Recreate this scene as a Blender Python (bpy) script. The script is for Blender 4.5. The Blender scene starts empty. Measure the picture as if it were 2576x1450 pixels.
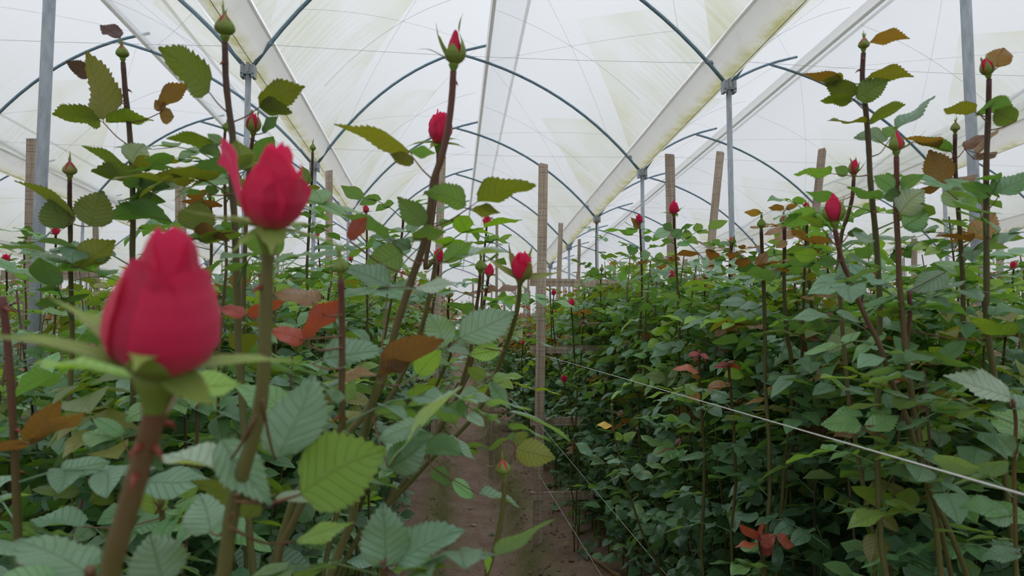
import bpy, math, random
import numpy as np
from mathutils import Vector, Matrix, noise

scene = bpy.context.scene
COL = scene.collection
# ------------------------------------------------------------------ camera, world, exposure
F = 2576 * 24 / 36
PSI, TH = math.radians(5.02), math.radians(3.7)
CAM = Vector((0, 0, 1.25))
FW = Vector((math.sin(PSI) * math.cos(TH), math.cos(PSI) * math.cos(TH), math.sin(TH)))
RT = Vector((math.cos(PSI), -math.sin(PSI), 0))
UP = RT.cross(FW)
cam = bpy.data.cameras.new('camera'); camo = bpy.data.objects.new('camera', cam); COL.objects.link(camo)
cam.sensor_width = 36; cam.lens = 24; cam.clip_start = 0.02; cam.clip_end = 500
camo.location = CAM
camo.rotation_euler = (math.pi / 2 + TH, 0, -PSI)
cam.dof.use_dof = True; cam.dof.focus_distance = 2.2; cam.dof.aperture_fstop = 8.5
scene.camera = camo
w = bpy.data.worlds.new('overcast_sky'); scene.world = w; w.use_nodes = True
wn = w.node_tree.nodes; wl = w.node_tree.links
bg = wn['Background']; bg.inputs[0].default_value = (0.915, 0.943, 1.0, 1)
# evenly overcast: luminance climbs smoothly from horizon to zenith all round
_tc = wn.new('ShaderNodeTexCoord'); _sx = wn.new('ShaderNodeSeparateXYZ'); wl.new(_tc.outputs['Generated'], _sx.inputs[0])
_mx = wn.new('ShaderNodeMath'); _mx.operation = 'MAXIMUM'; wl.new(_sx.outputs[2], _mx.inputs[0]); _mx.inputs[1].default_value = 0.0
_ma = wn.new('ShaderNodeMath'); _ma.operation = 'MULTIPLY_ADD'; wl.new(_mx.outputs[0], _ma.inputs[0]); _ma.inputs[1].default_value = 1.08; _ma.inputs[2].default_value = 0.53
wl.new(_ma.outputs[0], bg.inputs[1])
scene.view_settings.view_transform = 'Standard'; scene.view_settings.look = 'None'
scene.view_settings.gamma = 1; scene.view_settings.use_curve_mapping = False
scene.view_settings.exposure = 0.0
scene.cycles.max_bounces = 4; scene.cycles.diffuse_bounces = 3; scene.cycles.glossy_bounces = 2
scene.cycles.transmission_bounces = 3; scene.cycles.transparent_max_bounces = 6
scene.cycles.use_adaptive_sampling = True; scene.cycles.adaptive_threshold = 0.08; scene.cycles.adaptive_min_samples = 16
scene.cycles.use_denoising = True; scene.cycles.debug_use_compact_bvh = False
scene.cycles.caustics_reflective = False; scene.cycles.caustics_refractive = False

def at(px, py, d):
    return CAM + d * (FW + RT * ((px - 1288) / F) - UP * ((py - 725) / F))
def proj(p):
    q = Vector(p) - CAM; z = q.dot(FW)
    return (1288 + F * q.dot(RT) / z, 725 - F * q.dot(UP) / z, z)
def ground_z(x, y):
    return max(0.0, y - 4.0) * 0.034
# ------------------------------------------------------------------ helpers
def lin(r, g, b):
    f = lambda c: (c / 255 / 12.92) if c / 255 <= 0.04045 else ((c / 255 + 0.055) / 1.055) ** 2.4
    return (f(r), f(g), f(b), 1)
def mesh(name, v, f, uv=None, smooth=True, mat=None):
    m = bpy.data.meshes.new(name)
    m.from_pydata([tuple(p) for p in v], [], f)
    if uv is not None:
        l = m.uv_layers.new(name='UVMap')
        idx = np.empty(len(m.loops), dtype=np.int32); m.loops.foreach_get('vertex_index', idx)
        l.data.foreach_set('uv', np.asarray(uv, dtype=np.float32)[idx].ravel())
    if smooth: m.polygons.foreach_set('use_smooth', [True] * len(m.polygons))
    if mat: m.materials.append(mat)
    return m
def ob(name, m, parent=None, M=None, color=None):
    o = bpy.data.objects.new(name, m); COL.objects.link(o)
    if parent is not None: o.parent = parent
    if M is not None: o.matrix_basis = M
    if color is not None: o.color = color
    return o
def tag(o, label, cat=None, group=None, kind=None):
    o['label'] = label
    if cat: o['category'] = cat
    if group: o['group'] = group
    if kind: o['kind'] = kind
    return o
def tube(pts, rad, n=6, cap=True):
    pts = [Vector(p) for p in pts]; k = len(pts)
    if not hasattr(rad, '__len__'): rad = [rad] * k
    v = []; f = []
    t = (pts[1] - pts[0]).normalized()
    a = t.orthogonal().normalized()
    for i in range(k):
        t = (pts[min(i + 1, k - 1)] - pts[max(i - 1, 0)]).normalized()
        a = (a - t * a.dot(t)).normalized(); b = t.cross(a)
        for j in range(n):
            c = 2 * math.pi * j / n
            v.append(pts[i] + (a * math.cos(c) + b * math.sin(c)) * rad[i])
    for i in range(k - 1):
        for j in range(n):
            f.append((i * n + j, i * n + (j + 1) % n, (i + 1) * n + (j + 1) % n, (i + 1) * n + j))
    if cap: f.append(tuple(range(n - 1, -1, -1))); f.append(tuple(range((k - 1) * n, k * n)))
    return v, f
def spline(P, per=5):
    P = [Vector(p) for p in P]
    if len(P) < 3: return P
    Q = [P[0] * 2 - P[1]] + P + [P[-1] * 2 - P[-2]]
    out = []
    for i in range(1, len(Q) - 2):
        for s in range(per):
            t = s / per
            a, b, c, d = Q[i - 1], Q[i], Q[i + 1], Q[i + 2]
            out.append(0.5 * ((2 * b) + (c - a) * t + (2 * a - 5 * b + 4 * c - d) * t * t + (3 * b - a - 3 * c + d) * t ** 3))
    out.append(P[-1]); return out
def boxv(x0, x1, y0, y1, z0, z1):
    v = [(x, y, z) for z in (z0, z1) for y in (y0, y1) for x in (x0, x1)]
    return v, [(0, 2, 3, 1), (4, 5, 7, 6), (0, 1, 5, 4), (2, 6, 7, 3), (0, 4, 6, 2), (1, 3, 7, 5)]
def join(parts):
    V = []; Fc = []; U = []
    for p in parts:
        o = len(V); V += list(p[0]); Fc += [tuple(i + o for i in q) for q in p[1]]
        U += list(p[2]) if len(p) > 2 else [(0.5, 0.5)] * len(p[0])
    return V, Fc, U
def nmat(name):
    m = bpy.data.materials.new(name); m.use_nodes = True
    n = m.node_tree.nodes; n.clear()
    return m, n, m.node_tree.links
class NB:
    """small node helper"""
    def __init__(s, name): s.m, s.n, s.l = nmat(name); s.out = s.n.new('ShaderNodeOutputMaterial')
    def node(s, t, ins=None, **kw):
        k = s.n.new('ShaderNode' + t)
        for a, b in kw.items(): setattr(k, a, b)
        for a, b in (ins or {}).items():
            if isinstance(b, bpy.types.NodeSocket): s.l.new(b, k.inputs[a])
            else: k.inputs[a].default_value = b
        return k
    def math(s, op, a, b=0.0, clamp=False):
        return s.node('Math', {0: a, 1: b}, operation=op, use_clamp=clamp).outputs[0]
    def mix(s, f, a, b, blend='MIX'):
        return s.node('Mix', {0: f, 6: a, 7: b}, data_type='RGBA', blend_type=blend).outputs[2]
    def ramp(s, f, stops):
        k = s.node('ValToRGB', {0: f}); e = k.color_ramp.elements
        while len(e) < len(stops): e.new(0.5)
        for i, (p, c) in enumerate(stops): e[i].position = p; e[i].color = c if len(c) == 4 else (*c, 1)
        return k.outputs[0]
    def fin(s, sh): s.l.new(sh, s.out.inputs[0]); return s.m
# ------------------------------------------------------------------ materials
def leaf_material(name, attr=False):
    b = NB(name)
    oi = b.node('ObjectInfo'); geo = b.node('NewGeometry')
    if attr: base = b.node('Attribute', attribute_name='Col').outputs[0]; rnd = 0.5
    else:
        base = oi.outputs['Color']; rnd = oi.outputs['Random']
    hv = b.node('HueSaturation', {'Color': base, 'Saturation': 0.88, 'Value': b.math('ADD', b.math('MULTIPLY', rnd, 0.4), 0.8), 'Hue': b.math('ADD', b.math('MULTIPLY', rnd, 0.03), 0.485)})
    c = hv.outputs[0]
    nz = b.node('TexNoise', {'Scale': 60.0, 'Detail': 2.0}); tc = b.node('TexCoord'); b.l.new(tc.outputs['Object'], nz.inputs[0])
    c = b.mix(b.math('MULTIPLY', nz.outputs[0], 0.35), c, b.mix(1.0, c, (0.55, 0.6, 0.5, 1), 'MULTIPLY'))
    uv = b.node('UVMap'); sp = b.node('SeparateXYZ', {0: uv.outputs[0]})
    u, v = sp.outputs[0], sp.outputs[1]
    au = b.math('ABSOLUTE', b.math('SUBTRACT', b.math('MULTIPLY', u, 2.0), 1.0))
    mid = b.math('SUBTRACT', 1.0, b.math('DIVIDE', au, 0.07), True)
    ph = b.math('FRACT', b.math('SUBTRACT', b.math('MULTIPLY', v, 8.5), b.math('MULTIPLY', au, 1.9)))
    lat = b.math('SUBTRACT', 1.0, b.math('DIVIDE', b.math('ABSOLUTE', b.math('SUBTRACT', ph, 0.5)), 0.09), True)
    vein = b.math('MAXIMUM', mid, b.math('MULTIPLY', lat, 0.55))
    light = b.mix(0.5, c, (0.22, 0.26, 0.10, 1))
    c = b.mix(b.math('MULTIPLY', vein, 0.45), c, light)
    edge = b.math('MULTIPLY', b.math('SUBTRACT', au, 0.9, True), 6.0, True)
    c = b.mix(b.math('MULTIPLY', edge, 0.6), c, (0.10, 0.035, 0.02, 1))
    under = b.mix(0.25, c, (0.10, 0.115, 0.07, 1))
    front = b.mix(geo.outputs['Backfacing'], c, under)
    bump = b.node('Bump', {'Strength': 0.8, 'Distance': 0.0025, 'Height': b.math('SUBTRACT', b.math('MULTIPLY', ph, 0.6), b.math('MULTIPLY', vein, 0.6))})
    rough = b.math('ADD', b.math('MULTIPLY', geo.outputs['Backfacing'], 0.45), 0.38)
    p = b.node('BsdfPrincipled', {'Base Color': front, 'Roughness': rough, 'Normal': bump.outputs[0]})
    p.inputs['Specular IOR Level'].default_value = 0.8
    tcol = b.mix(1.0, c, (1.95, 1.85, 0.36, 1), 'MULTIPLY')
    tr = b.node('BsdfTranslucent', {'Color': tcol, 'Normal': bump.outputs[0]})
    mx = b.node('MixShader', {0: 0.32, 1: p.outputs[0], 2: tr.outputs[0]})
    return b.fin(mx.outputs[0])
LEAF = leaf_material('rose_leaf'); LEAFA = leaf_material('rose_leaf_mass', True)
def stem_material():
    b = NB('rose_stem'); oi = b.node('ObjectInfo')
    tc = b.node('TexCoord'); nz = b.node('TexNoise', {'Scale': 25.0, 'Detail': 3.0}); b.l.new(tc.outputs['Object'], nz.inputs[0])
    uv = b.node('UVMap'); v = b.node('SeparateXYZ', {0: uv.outputs[0]}).outputs[1]
    c = b.mix(b.math('MULTIPLY', v, 1.0, True), lin(100, 105, 55), oi.outputs['Color'])
    c = b.mix(b.math('MULTIPLY', nz.outputs[0], 0.4), c, lin(70, 45, 35))
    p = b.node('BsdfPrincipled', {'Base Color': c, 'Roughness': 0.5})
    return b.fin(p.outputs[0])
STEM = stem_material()
def petal_material():
    b = NB('rose_petal'); uv = b.node('UVMap'); sp = b.node('SeparateXYZ', {0: uv.outputs[0]})
    oi = b.node('ObjectInfo'); geo = b.node('NewGeometry')
    v = sp.outputs[1]
    c = b.ramp(v, [(0.0, lin(220, 205, 150)), (0.12, lin(234, 110, 126)), (0.35, lin(250, 68, 126)), (0.8, lin(252, 68, 122)), (1.0, lin(240, 52, 112))])
    st = b.node('TexNoise', {'Scale': 6.0, 'Detail': 3.0}); mp = b.node('Mapping', {0: uv.outputs[0]}); mp.inputs['Scale'].default_value = (14, 1.2, 1); b.l.new(mp.outputs[0], st.inputs[0])
    c = b.mix(b.math('MULTIPLY', st.outputs[0], 0.4), c, lin(226, 36, 84))
    c = b.mix(b.math('MULTIPLY', geo.outputs['Backfacing'], 0.25), c, lin(246, 84, 130))
    c = b.node('HueSaturation', {'Color': c, 'Value': b.math('ADD', b.math('MULTIPLY', oi.outputs['Random'], 0.25), 0.88)}).outputs[0]
    bp = b.node('Bump', {'Strength': 0.25, 'Distance': 0.002, 'Height': st.outputs[0]})
    p = b.node('BsdfPrincipled', {'Base Color': c, 'Roughness': 0.5, 'Normal': bp.outputs[0]})
    p.inputs['Specular IOR Level'].default_value = 0.3
    p.inputs['Sheen Weight'].default_value = 0.25
    tr = b.node('BsdfTranslucent', {'Color': c})
    return b.fin(b.node('MixShader', {0: 0.54, 1: p.outputs[0], 2: tr.outputs[0]}).outputs[0])
PETAL = petal_material()
def sepal_material():
    b = NB('rose_sepal'); uv = b.node('UVMap'); sp = b.node('SeparateXYZ', {0: uv.outputs[0]}); oi = b.node('ObjectInfo'); geo = b.node('NewGeometry')
    c = b.mix(b.math('MULTIPLY', sp.outputs[1], 0.45), oi.outputs['Color'], lin(150, 172, 66))
    au = b.math('ABSOLUTE', b.math('SUBTRACT', b.math('MULTIPLY', sp.outputs[0], 2.0), 1.0))
    edge = b.math('MULTIPLY', b.math('SUBTRACT', au, 0.9, True), 8.0, True)
    c = b.mix(b.math('MULTIPLY', edge, 0.6), c, lin(196, 196, 150))
    tc = b.node('TexCoord'); nz = b.node('TexNoise', {'Scale': 3.0, 'Detail': 3.0}); b.l.new(tc.outputs['Object'], nz.inputs[0])
    c = b.mix(b.ramp(nz.outputs[0], [(0.5, (0, 0, 0)), (0.75, (0.55, 0.55, 0.55))]), c, lin(120, 62, 60))
    c = b.mix(b.math('MULTIPLY', geo.outputs['Backfacing'], 0.3), c, lin(176, 186, 120))
    p = b.node('BsdfPrincipled', {'Base Color': c, 'Roughness': 0.5})
    tr = b.node('BsdfTranslucent', {'Color': c})
    return b.fin(b.node('MixShader', {0: 0.25, 1: p.outputs[0], 2: tr.outputs[0]}).outputs[0])
SEPAL = sepal_material()
def film_material(name, stain_shade=1.0, tint=(0.905, 0.915, 0.92), transp=0.60, diff=0.3):
    """milky polythene: UV.x = metres along the tunnel, UV.y = 0 gutter .. 1 ridge"""
    b = NB(name); uv = b.node('UVMap'); sp = b.node('SeparateXYZ', {0: uv.outputs[0]}); u, v = sp.outputs[0], sp.outputs[1]
    tc = b.node('TexCoord')
    n1 = b.node('TexNoise', {'Scale': 0.8, 'Detail': 5.0, 'Roughness': 0.6}); b.l.new(tc.outputs['Object'], n1.inputs[0])
    mp = b.node('Mapping', {0: uv.outputs[0]}); mp.inputs['Scale'].default_value = (16, 0.9, 1); mp.inputs['Rotation'].default_value = (0, 0, 0.25)
    n2 = b.node('TexNoise', {'Scale': 1.0, 'Detail': 4.0}); b.l.new(mp.outputs[0], n2.inputs[0])
    # shade of overlapped film, painted in with algae as a wedge beside each arch: a sharp slanting edge, fading away along the bay
    fu = b.math('FRACT', b.math('ADD', b.math('DIVIDE', u, 3.0), 0.0))
    wedge = b.math('SUBTRACT', b.math('SUBTRACT', 0.62, b.math('MULTIPLY', v, 1.05)), b.math('ABSOLUTE', b.math('SUBTRACT', fu, 0.33)))
    sharp = b.math('MULTIPLY', b.math('GREATER_THAN', wedge, 0.0), b.math('SUBTRACT', 0.75, b.math('MULTIPLY', wedge, 1.1), True))
    low = b.math('SUBTRACT', 0.5, b.math('MULTIPLY', v, 1.1), True)
    streak = b.ramp(n2.outputs[0], [(0.42, (0, 0, 0)), (0.7, (1, 1, 1))])
    blot = b.ramp(n1.outputs[0], [(0.4, (0, 0, 0)), (0.75, (1, 1, 1))])
    s = b.math('ADD', b.math('MULTIPLY', sharp, b.math('ADD', b.math('MULTIPLY', blot, 0.6), 0.1)), b.math('MULTIPLY', low, b.math('ADD', b.math('MULTIPLY', streak, 0.55), b.math('MULTIPLY', blot, 0.35))))
    s = b.math('MULTIPLY', s, 1.15 * stain_shade, True)
    c = b.mix(s, (*tint, 1), (0.66, 0.67, 0.40, 1))
    c = b.mix(b.math('MULTIPLY', streak, 0.05), c, (0.72, 0.74, 0.72, 1))
    tr = b.node('BsdfTranslucent', {'Color': c}); df = b.node('BsdfDiffuse', {'Color': c}); tp = b.node('BsdfTransparent', {'Color': c})
    m1 = b.node('MixShader', {0: diff, 1: tr.outputs[0], 2: df.outputs[0]})
    m2 = b.node('MixShader', {0: b.math('SUBTRACT', transp, b.math('MULTIPLY', s, 0.2), True), 1: m1.outputs[0], 2: tp.outputs[0]})
    return b.fin(m2.outputs[0])
FILM = film_material('polythene_film'); FILMW = film_material('polythene_wall', 0.15, (0.95, 0.95, 0.93), 0.2, 0.3)
def gutter_material():
    b = NB('gutter_sheet'); uv = b.node('UVMap'); sp = b.node('SeparateXYZ', {0: uv.outputs[0]}); u, v = sp.outputs[0], sp.outputs[1]
    tc = b.node('TexCoord'); n1 = b.node('TexNoise', {'Scale': 5.0, 'Detail': 5.0, 'Roughness': 0.7}); b.l.new(tc.outputs['Object'], n1.inputs[0])
    band = b.math('SUBTRACT', 1.0, b.math('MULTIPLY', b.math('ABSOLUTE', b.math('SUBTRACT', v, 0.49)), 4.2), True)
    s = b.math('MULTIPLY', band, b.ramp(n1.outputs[0], [(0.3, (0.15, 0.15, 0.15)), (0.6, (1, 1, 1))]))
    c = b.mix(b.math('MULTIPLY', s, 0.95), (0.86, 0.85, 0.82, 1), (0.50, 0.48, 0.13, 1))
    c = b.mix(b.ramp(n1.outputs[0], [(0.5, (0, 0, 0)), (0.8, (0.35, 0.35, 0.35))]), c, (0.62, 0.60, 0.50, 1))
    tr = b.node('BsdfTranslucent', {'Color': c}); df = b.node('BsdfDiffuse', {'Color': c})
    return b.fin(b.node('MixShader', {0: 0.25, 1: tr.outputs[0], 2: df.outputs[0]}).outputs[0])
GUTTER = gutter_material()
def simple(name, col, rough=0.6, metal=0.0, nscale=20, ncol=None, namt=0.5, stretch=None, bump=0.0):
    b = NB(name); tc = b.node('TexCoord'); mp = b.node('Mapping', {0: tc.outputs['Object']})
    if stretch: mp.inputs['Scale'].default_value = stretch
    nz = b.node('TexNoise', {'Scale': nscale, 'Detail': 5.0, 'Roughness': 0.65}); b.l.new(mp.outputs[0], nz.inputs[0])
    f = b.ramp(nz.outputs[0], [(0.35, (0, 0, 0)), (0.68, (namt,) * 3)])
    c = b.mix(f, col, ncol or col)
    p = b.node('BsdfPrincipled', {'Base Color': c, 'Roughness': rough, 'Metallic': metal})
    if bump: b.l.new(b.node('Bump', {'Strength': bump, 'Distance': 0.01, 'Height': nz.outputs[0]}).outputs[0], p.inputs['Normal'])
    return b.fin(p.outputs[0])
STEEL = simple('galvanised_steel', lin(176, 184, 194), 0.45, 0.15, 30, lin(130, 140, 150), 0.8, (1, 1, .3))
PIPE = simple('arch_pipe', lin(120, 148, 165), 0.4, 0.15, 20, lin(84, 108, 124), 0.6)
WIRE = simple('wire', lin(196, 198, 204), 0.5, 0.3)
STRING = simple('white_string', lin(226, 228, 226), 0.8, 0, 200, lin(180, 180, 176))
def wood_material():
    b = NB('weathered_wood'); tc = b.node('TexCoord'); oi = b.node('ObjectInfo')
    mp = b.node('Mapping', {0: tc.outputs['Object']}); mp.inputs['Scale'].default_value = (40, 40, 2.2)
    nz = b.node('TexNoise', {'Scale': 1.6, 'Detail': 6.0, 'Roughness': 0.65}); b.l.new(mp.outputs[0], nz.inputs[0])
    m2 = b.node('Mapping', {0: tc.outputs['Object']}); m2.inputs['Scale'].default_value = (3, 3, 130)
    n2 = b.node('TexNoise', {'Scale': 1.0, 'Detail': 3.0}); b.l.new(m2.outputs[0], n2.inputs[0])
    c = b.ramp(nz.outputs[0], [(0.3, lin(136, 118, 104)), (0.55, lin(186, 168, 152)), (0.75, lin(210, 196, 182))])
    c = b.mix(b.ramp(n2.outputs[0], [(0.5, (0, 0, 0)), (0.66, (0.6,) * 3)]), c, lin(92, 74, 62))
    c = b.node('HueSaturation', {'Color': c, 'Value': b.math('ADD', b.math('MULTIPLY', oi.outputs['Random'], 0.35), 0.85)}).outputs[0]
    p = b.node('BsdfPrincipled', {'Base Color': c, 'Roughness': 0.85})
    b.l.new(b.node('Bump', {'Strength': 0.4, 'Distance': 0.003, 'Height': nz.outputs[0]}).outputs[0], p.inputs['Normal'])
    return b.fin(p.outputs[0])
WOOD = wood_material()
def soil_material():
    b = NB('garden_soil'); tc = b.node('TexCoord')
    n1 = b.node('TexNoise', {'Scale': 5.0, 'Detail': 7.0, 'Roughness': 0.7}); b.l.new(tc.outputs['Object'], n1.inputs[0])
    n2 = b.node('TexNoise', {'Scale': 60.0, 'Detail': 5.0, 'Roughness': 0.7}); b.l.new(tc.outputs['Object'], n2.inputs[0])
    n3 = b.node('TexNoise', {'Scale': 2.3, 'Detail': 4.0}); b.l.new(tc.outputs['Object'], n3.inputs[0])
    c = b.ramp(n1.outputs[0], [(0.3, lin(150, 122, 106)), (0.5, lin(182, 154, 136)), (0.7, lin(204, 178, 160))])
    c = b.mix(b.math('MULTIPLY', n2.outputs[0], 0.6), c, lin(118, 94, 80))
    at_ = b.node('Attribute', attribute_name='moss')
    mo = b.math('MULTIPLY', at_.outputs['Fac'], b.ramp(b.math('ADD', b.math('MULTIPLY', n3.outputs[0], 0.6), b.math('MULTIPLY', n2.outputs[0], 0.4)), [(0.38, (0, 0, 0)), (0.52, (1, 1, 1))]))
    c = b.mix(b.math('MULTIPLY', mo, 0.85), c, lin(110, 122, 50))
    p = b.node('BsdfPrincipled', {'Base Color': c, 'Roughness': 0.95})
    h = b.math('ADD', n1.outputs[0], b.math('MULTIPLY', n2.outputs[0], 0.6))
    b.l.new(b.node('Bump', {'Strength': 0.9, 'Distance': 0.03, 'Height': h}).outputs[0], p.inputs['Normal'])
    return b.fin(p.outputs[0])
SOIL = soil_material()
# ------------------------------------------------------------------ greenhouse shell
XG = [-10.78, -6.31, -1.84, 2.63, 7.10, 11.57]           # gutter lines
YA = [0.2 + 3.0 * k for k in range(-3, 11)]              # arch rows
Y0, Y1 = YA[0], YA[-1]
def gz(y): return 3.62 - 0.047 * (y - 6.2)
def bez(a, b, c, t): return ((1 - t) ** 2 * a[0] + 2 * t * (1 - t) * b[0] + t * t * c[0], (1 - t) ** 2 * a[1] + 2 * t * (1 - t) * b[1] + t * t * c[1])
WB = 4.47
def left_half(t): return bez((0.02, 0.0), (0.92, 1.40), (2.19, 1.70), t)
def right_half(t): return bez((WB - 0.02, 0.0), (WB - 1.02, 1.24), (1.90, 1.60), t)
SIDE = {0: 'second bay to the left', 1: 'bay to the left', 2: 'bay overhead', 3: 'bay to the right', 4: 'second bay to the right'}
ceiling = bpy.data.objects.new('ceiling', None); COL.objects.link(ceiling)
tag(ceiling, 'milky translucent plastic film roof of the arched greenhouse', kind='structure')
ys = np.arange(Y0, Y1 + 0.01, 0.5)
for b in range(5):
    for half, fn, t1 in (('L', left_half, 1.22), ('R', right_half, 0.865)):
        v = []; uv = []; f = []; nt = 12
        for y in ys:
            ph = ((y - Y0) % 3.0) / 3.0; sag = math.sin(math.pi * ph) * 0.05
            for i in range(nt + 1):
                t = 0.10 + (t1 - 0.10) * i / nt
                x, z = fn(t)
                z += 0.035 - sag * math.sin(math.pi * i / nt) + 0.012 * noise.noise((x * 1.5 + b * 9, y * 1.3, 3.0))
                v.append((XG[b] + x, y, gz(y) + z)); uv.append((y - Y0, i / nt))
        for j in range(len(ys) - 1):
            for i in range(nt):
                a = j * (nt + 1) + i
                f.append((a, a + 1, a + nt + 2, a + nt + 1))
        o = ob('film_sheet', mesh('film_sheet', v, f, uv, mat=FILM), ceiling)
        # hemmed edge strip and rail along the ridge vent
        x, z = fn(t1)
        s = 1 if half == 'L' else -1
        pts = [(XG[b] + x, y, gz(y) + z + 0.02) for y in ys]
        o2 = ob('ridge_rail', mesh('ridge_rail', *tube(pts, 0.022, 6), mat=GUTTER), ceiling)
    # left overhang flap of the vent hem
    x, z = right_half(0.865)
    v = []; uv = []
    for y in ys:
        for k, (dx, dz) in enumerate(((0, .02), (-.02, .05), (-.035, .10), (-.03, .15))): v.append((XG[b] + x + dx, y, gz(y) + z + dz)); uv.append((y, k / 3))
    f = [(j * 4 + i, j * 4 + i + 1, j * 4 + i + 5, j * 4 + i + 4) for j in range(len(ys) - 1) for i in range(3)]
    ob('vent_hem', mesh('vent_hem', v, f, uv, mat=FILMW), ceiling)
# gutters: hanging troughs of sheet in the V between two bays
GP = [(-0.21, 0.29), (-0.185, 0.22), (-0.145, 0.14), (-0.08, 0.085), (0.0, 0.07), (0.08, 0.085), (0.145, 0.14), (0.185, 0.22), (0.21, 0.29)]
for gi, X in enumerate(XG):
    v = []; uv = []; n = len(GP)
    for y in ys:
        for k, (dx, dz) in enumerate(GP):
            wv = 0.012 * noise.noise((k * 0.7, y * 2.2, gi))
            v.append((X + dx * 0.85 + wv, y, gz(y) + dz + wv)); uv.append((y, k / (n - 1)))
    f = [(j * n + i, j * n + i + 1, j * n + i + n + 1, j * n + i + n) for j in range(len(ys) - 1) for i in range(n - 1)]
    g = ob('gutter', mesh('gutter', v, f, uv, mat=GUTTER), ceiling)
    ob('gutter_cable', mesh('gutter_cable', *tube([(X + 0.02, y, gz(y) + 0.065) for y in ys[::6]], 0.004, 4), mat=WIRE), g)
    for sx in (-1, 1):
        ob('gutter_hem', mesh('gutter_hem', *tube([(X + sx * 0.182, y, gz(y) + 0.29 + 0.01 * noise.noise((sx, y * 2, gi))) for y in ys], 0.014, 5), mat=GUTTER), g)
# steel posts with a two-eared bracket, and the arches
def near_word(k): return ['', '', '', '', 'second', 'third', 'fourth', 'fifth', 'sixth', 'seventh', 'eighth', 'ninth', 'tenth', 'eleventh'][k]
ROWN = {1: 'far left', 2: 'left', 3: 'right', 4: 'far right', 0: 'leftmost', 5: 'rightmost'}
for gi, X in enumerate(XG):
    for k, y in enumerate(YA):
        if y < 2.5: continue
        gx = X
        z = gz(y); z0 = ground_z(X, y) - 0.05
        pm = mesh('steel_post', *tube([(0, 0, 0), (0, 0, (z - z0) * .5), (0, 0, z - z0 + 0.02)], 0.026, 12), mat=STEEL)
        o = ob('steel_post', pm); o.location = (gx, y, z0)
        tag(o, 'galvanised steel post under the %s gutter, %s in line' % (ROWN[gi], 'nearest' if k == 4 else near_word(k - 1) ), 'post', 'galvanised greenhouse posts', 'structure')
        h = z - z0
        parts = [boxv(-.055, .055, -.032, .032, h - .055, h + .02), boxv(-.062, -.034, -.04, .04, h - .085, h + .03), boxv(.034, .062, -.04, .04, h - .085, h + .03), boxv(-.012, .012, -.04, .04, h - .04, h + 0.05)]
        v, f, u = join(parts)
        ob('bracket', mesh('bracket', v, f, smooth=False, mat=STEEL), o)
        for sx in (-1, 1):
            bv, bf = tube([(sx * .05, -.055, h - .05), (sx * .05, .055, h - .05)], 0.009, 6)
            ob('bolt', mesh('bolt', bv, bf, mat=STEEL), o)
for b in range(5):
    for k, y in enumerate(YA):
        if y < -3: continue
        P = [(XG[b] + x, y, gz(y) + z) for x, z in (left_half(i / 14) for i in range(15))]
        e = (Vector(P[-1]) - Vector(P[-2])); P.append(tuple(Vector(P[-1]) + e * 0.6))
        Q = [(XG[b] + x, y, gz(y) + z) for x, z in (right_half(i / 14) for i in range(15))]
        o = ob('roof_arch', mesh('roof_arch', *tube(P, 0.019, 8), mat=PIPE))
        tag(o, 'curved steel roof pipe across the %s, %s arch' % (SIDE[b], 'overhead' if y < 2.5 else ('nearest' if k == 4 else near_word(k - 1))), 'arch', 'steel roof arches', 'structure')
        ob('half_arch', mesh('half_arch', *tube(Q, 0.019, 8), mat=PIPE), o)
        for fn, sx in ((left_half, 1), (right_half, -1)):
            x, z = fn(0.085); c = Vector((XG[b] + x, y, gz(y) + z))
            cv, cf = tube([c + Vector((-.05 * sx, 0, 0.01)), c + Vector((.025 * sx, 0, 0.01))], 0.02, 6)
            ob('clamp', mesh('clamp', cv, cf, mat=STEEL), o)
        # tie wire gutter to gutter
        if y > 2.5:
            x0, z0 = left_half(0.085); x1, z1 = right_half(0.085)
            pts = [(XG[b] + x0 + (x1 - x0) * i / 8, y, gz(y) + z0 + (z1 - z0) * i / 8 - 0.03 * math.sin(math.pi * i / 8)) for i in range(9)]
            ob('tie_wire', mesh('tie_wire', *tube(pts, 0.0018, 4), mat=WIRE), o)
# cords lying on the film: cross-bracing between arches, one set per bay
for b in range(5):
    cv = []
    for k in range(3, len(YA) - 1):
        ya, yb = YA[k], YA[k + 1]
        for fn, tr in ((left_half, 1.0), (right_half, 0.86)):
            for p, q in (((0.22, ya), (tr, yb)), ((tr, ya), (0.22, yb))):
                pts = []
                for i in range(11):
                    s = i / 10; t = p[0] + (q[0] - p[0]) * s; x, z = fn(t); y = p[1] + (q[1] - p[1]) * s
                    pts.append((XG[b] + x, y, gz(y) + z + 0.012 - 0.05 * math.sin(math.pi * s)))
                cv.append(tube(pts, 0.0014, 3, False))
            # mid-span rib cord
            pts = []
            for i in range(13):
                t = 0.2 + (tr - 0.2) * i / 12; x, z = fn(t); y = (ya + yb) / 2
                pts.append((XG[b] + x, y, gz(y) + z - 0.04))
            cv.append(tube(pts, 0.002, 3, False))
    v, f, u = join(cv)
    o = ob('bracing_cord', mesh('bracing_cord', v, f, mat=WIRE), ceiling); o['kind'] = 'stuff'
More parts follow.
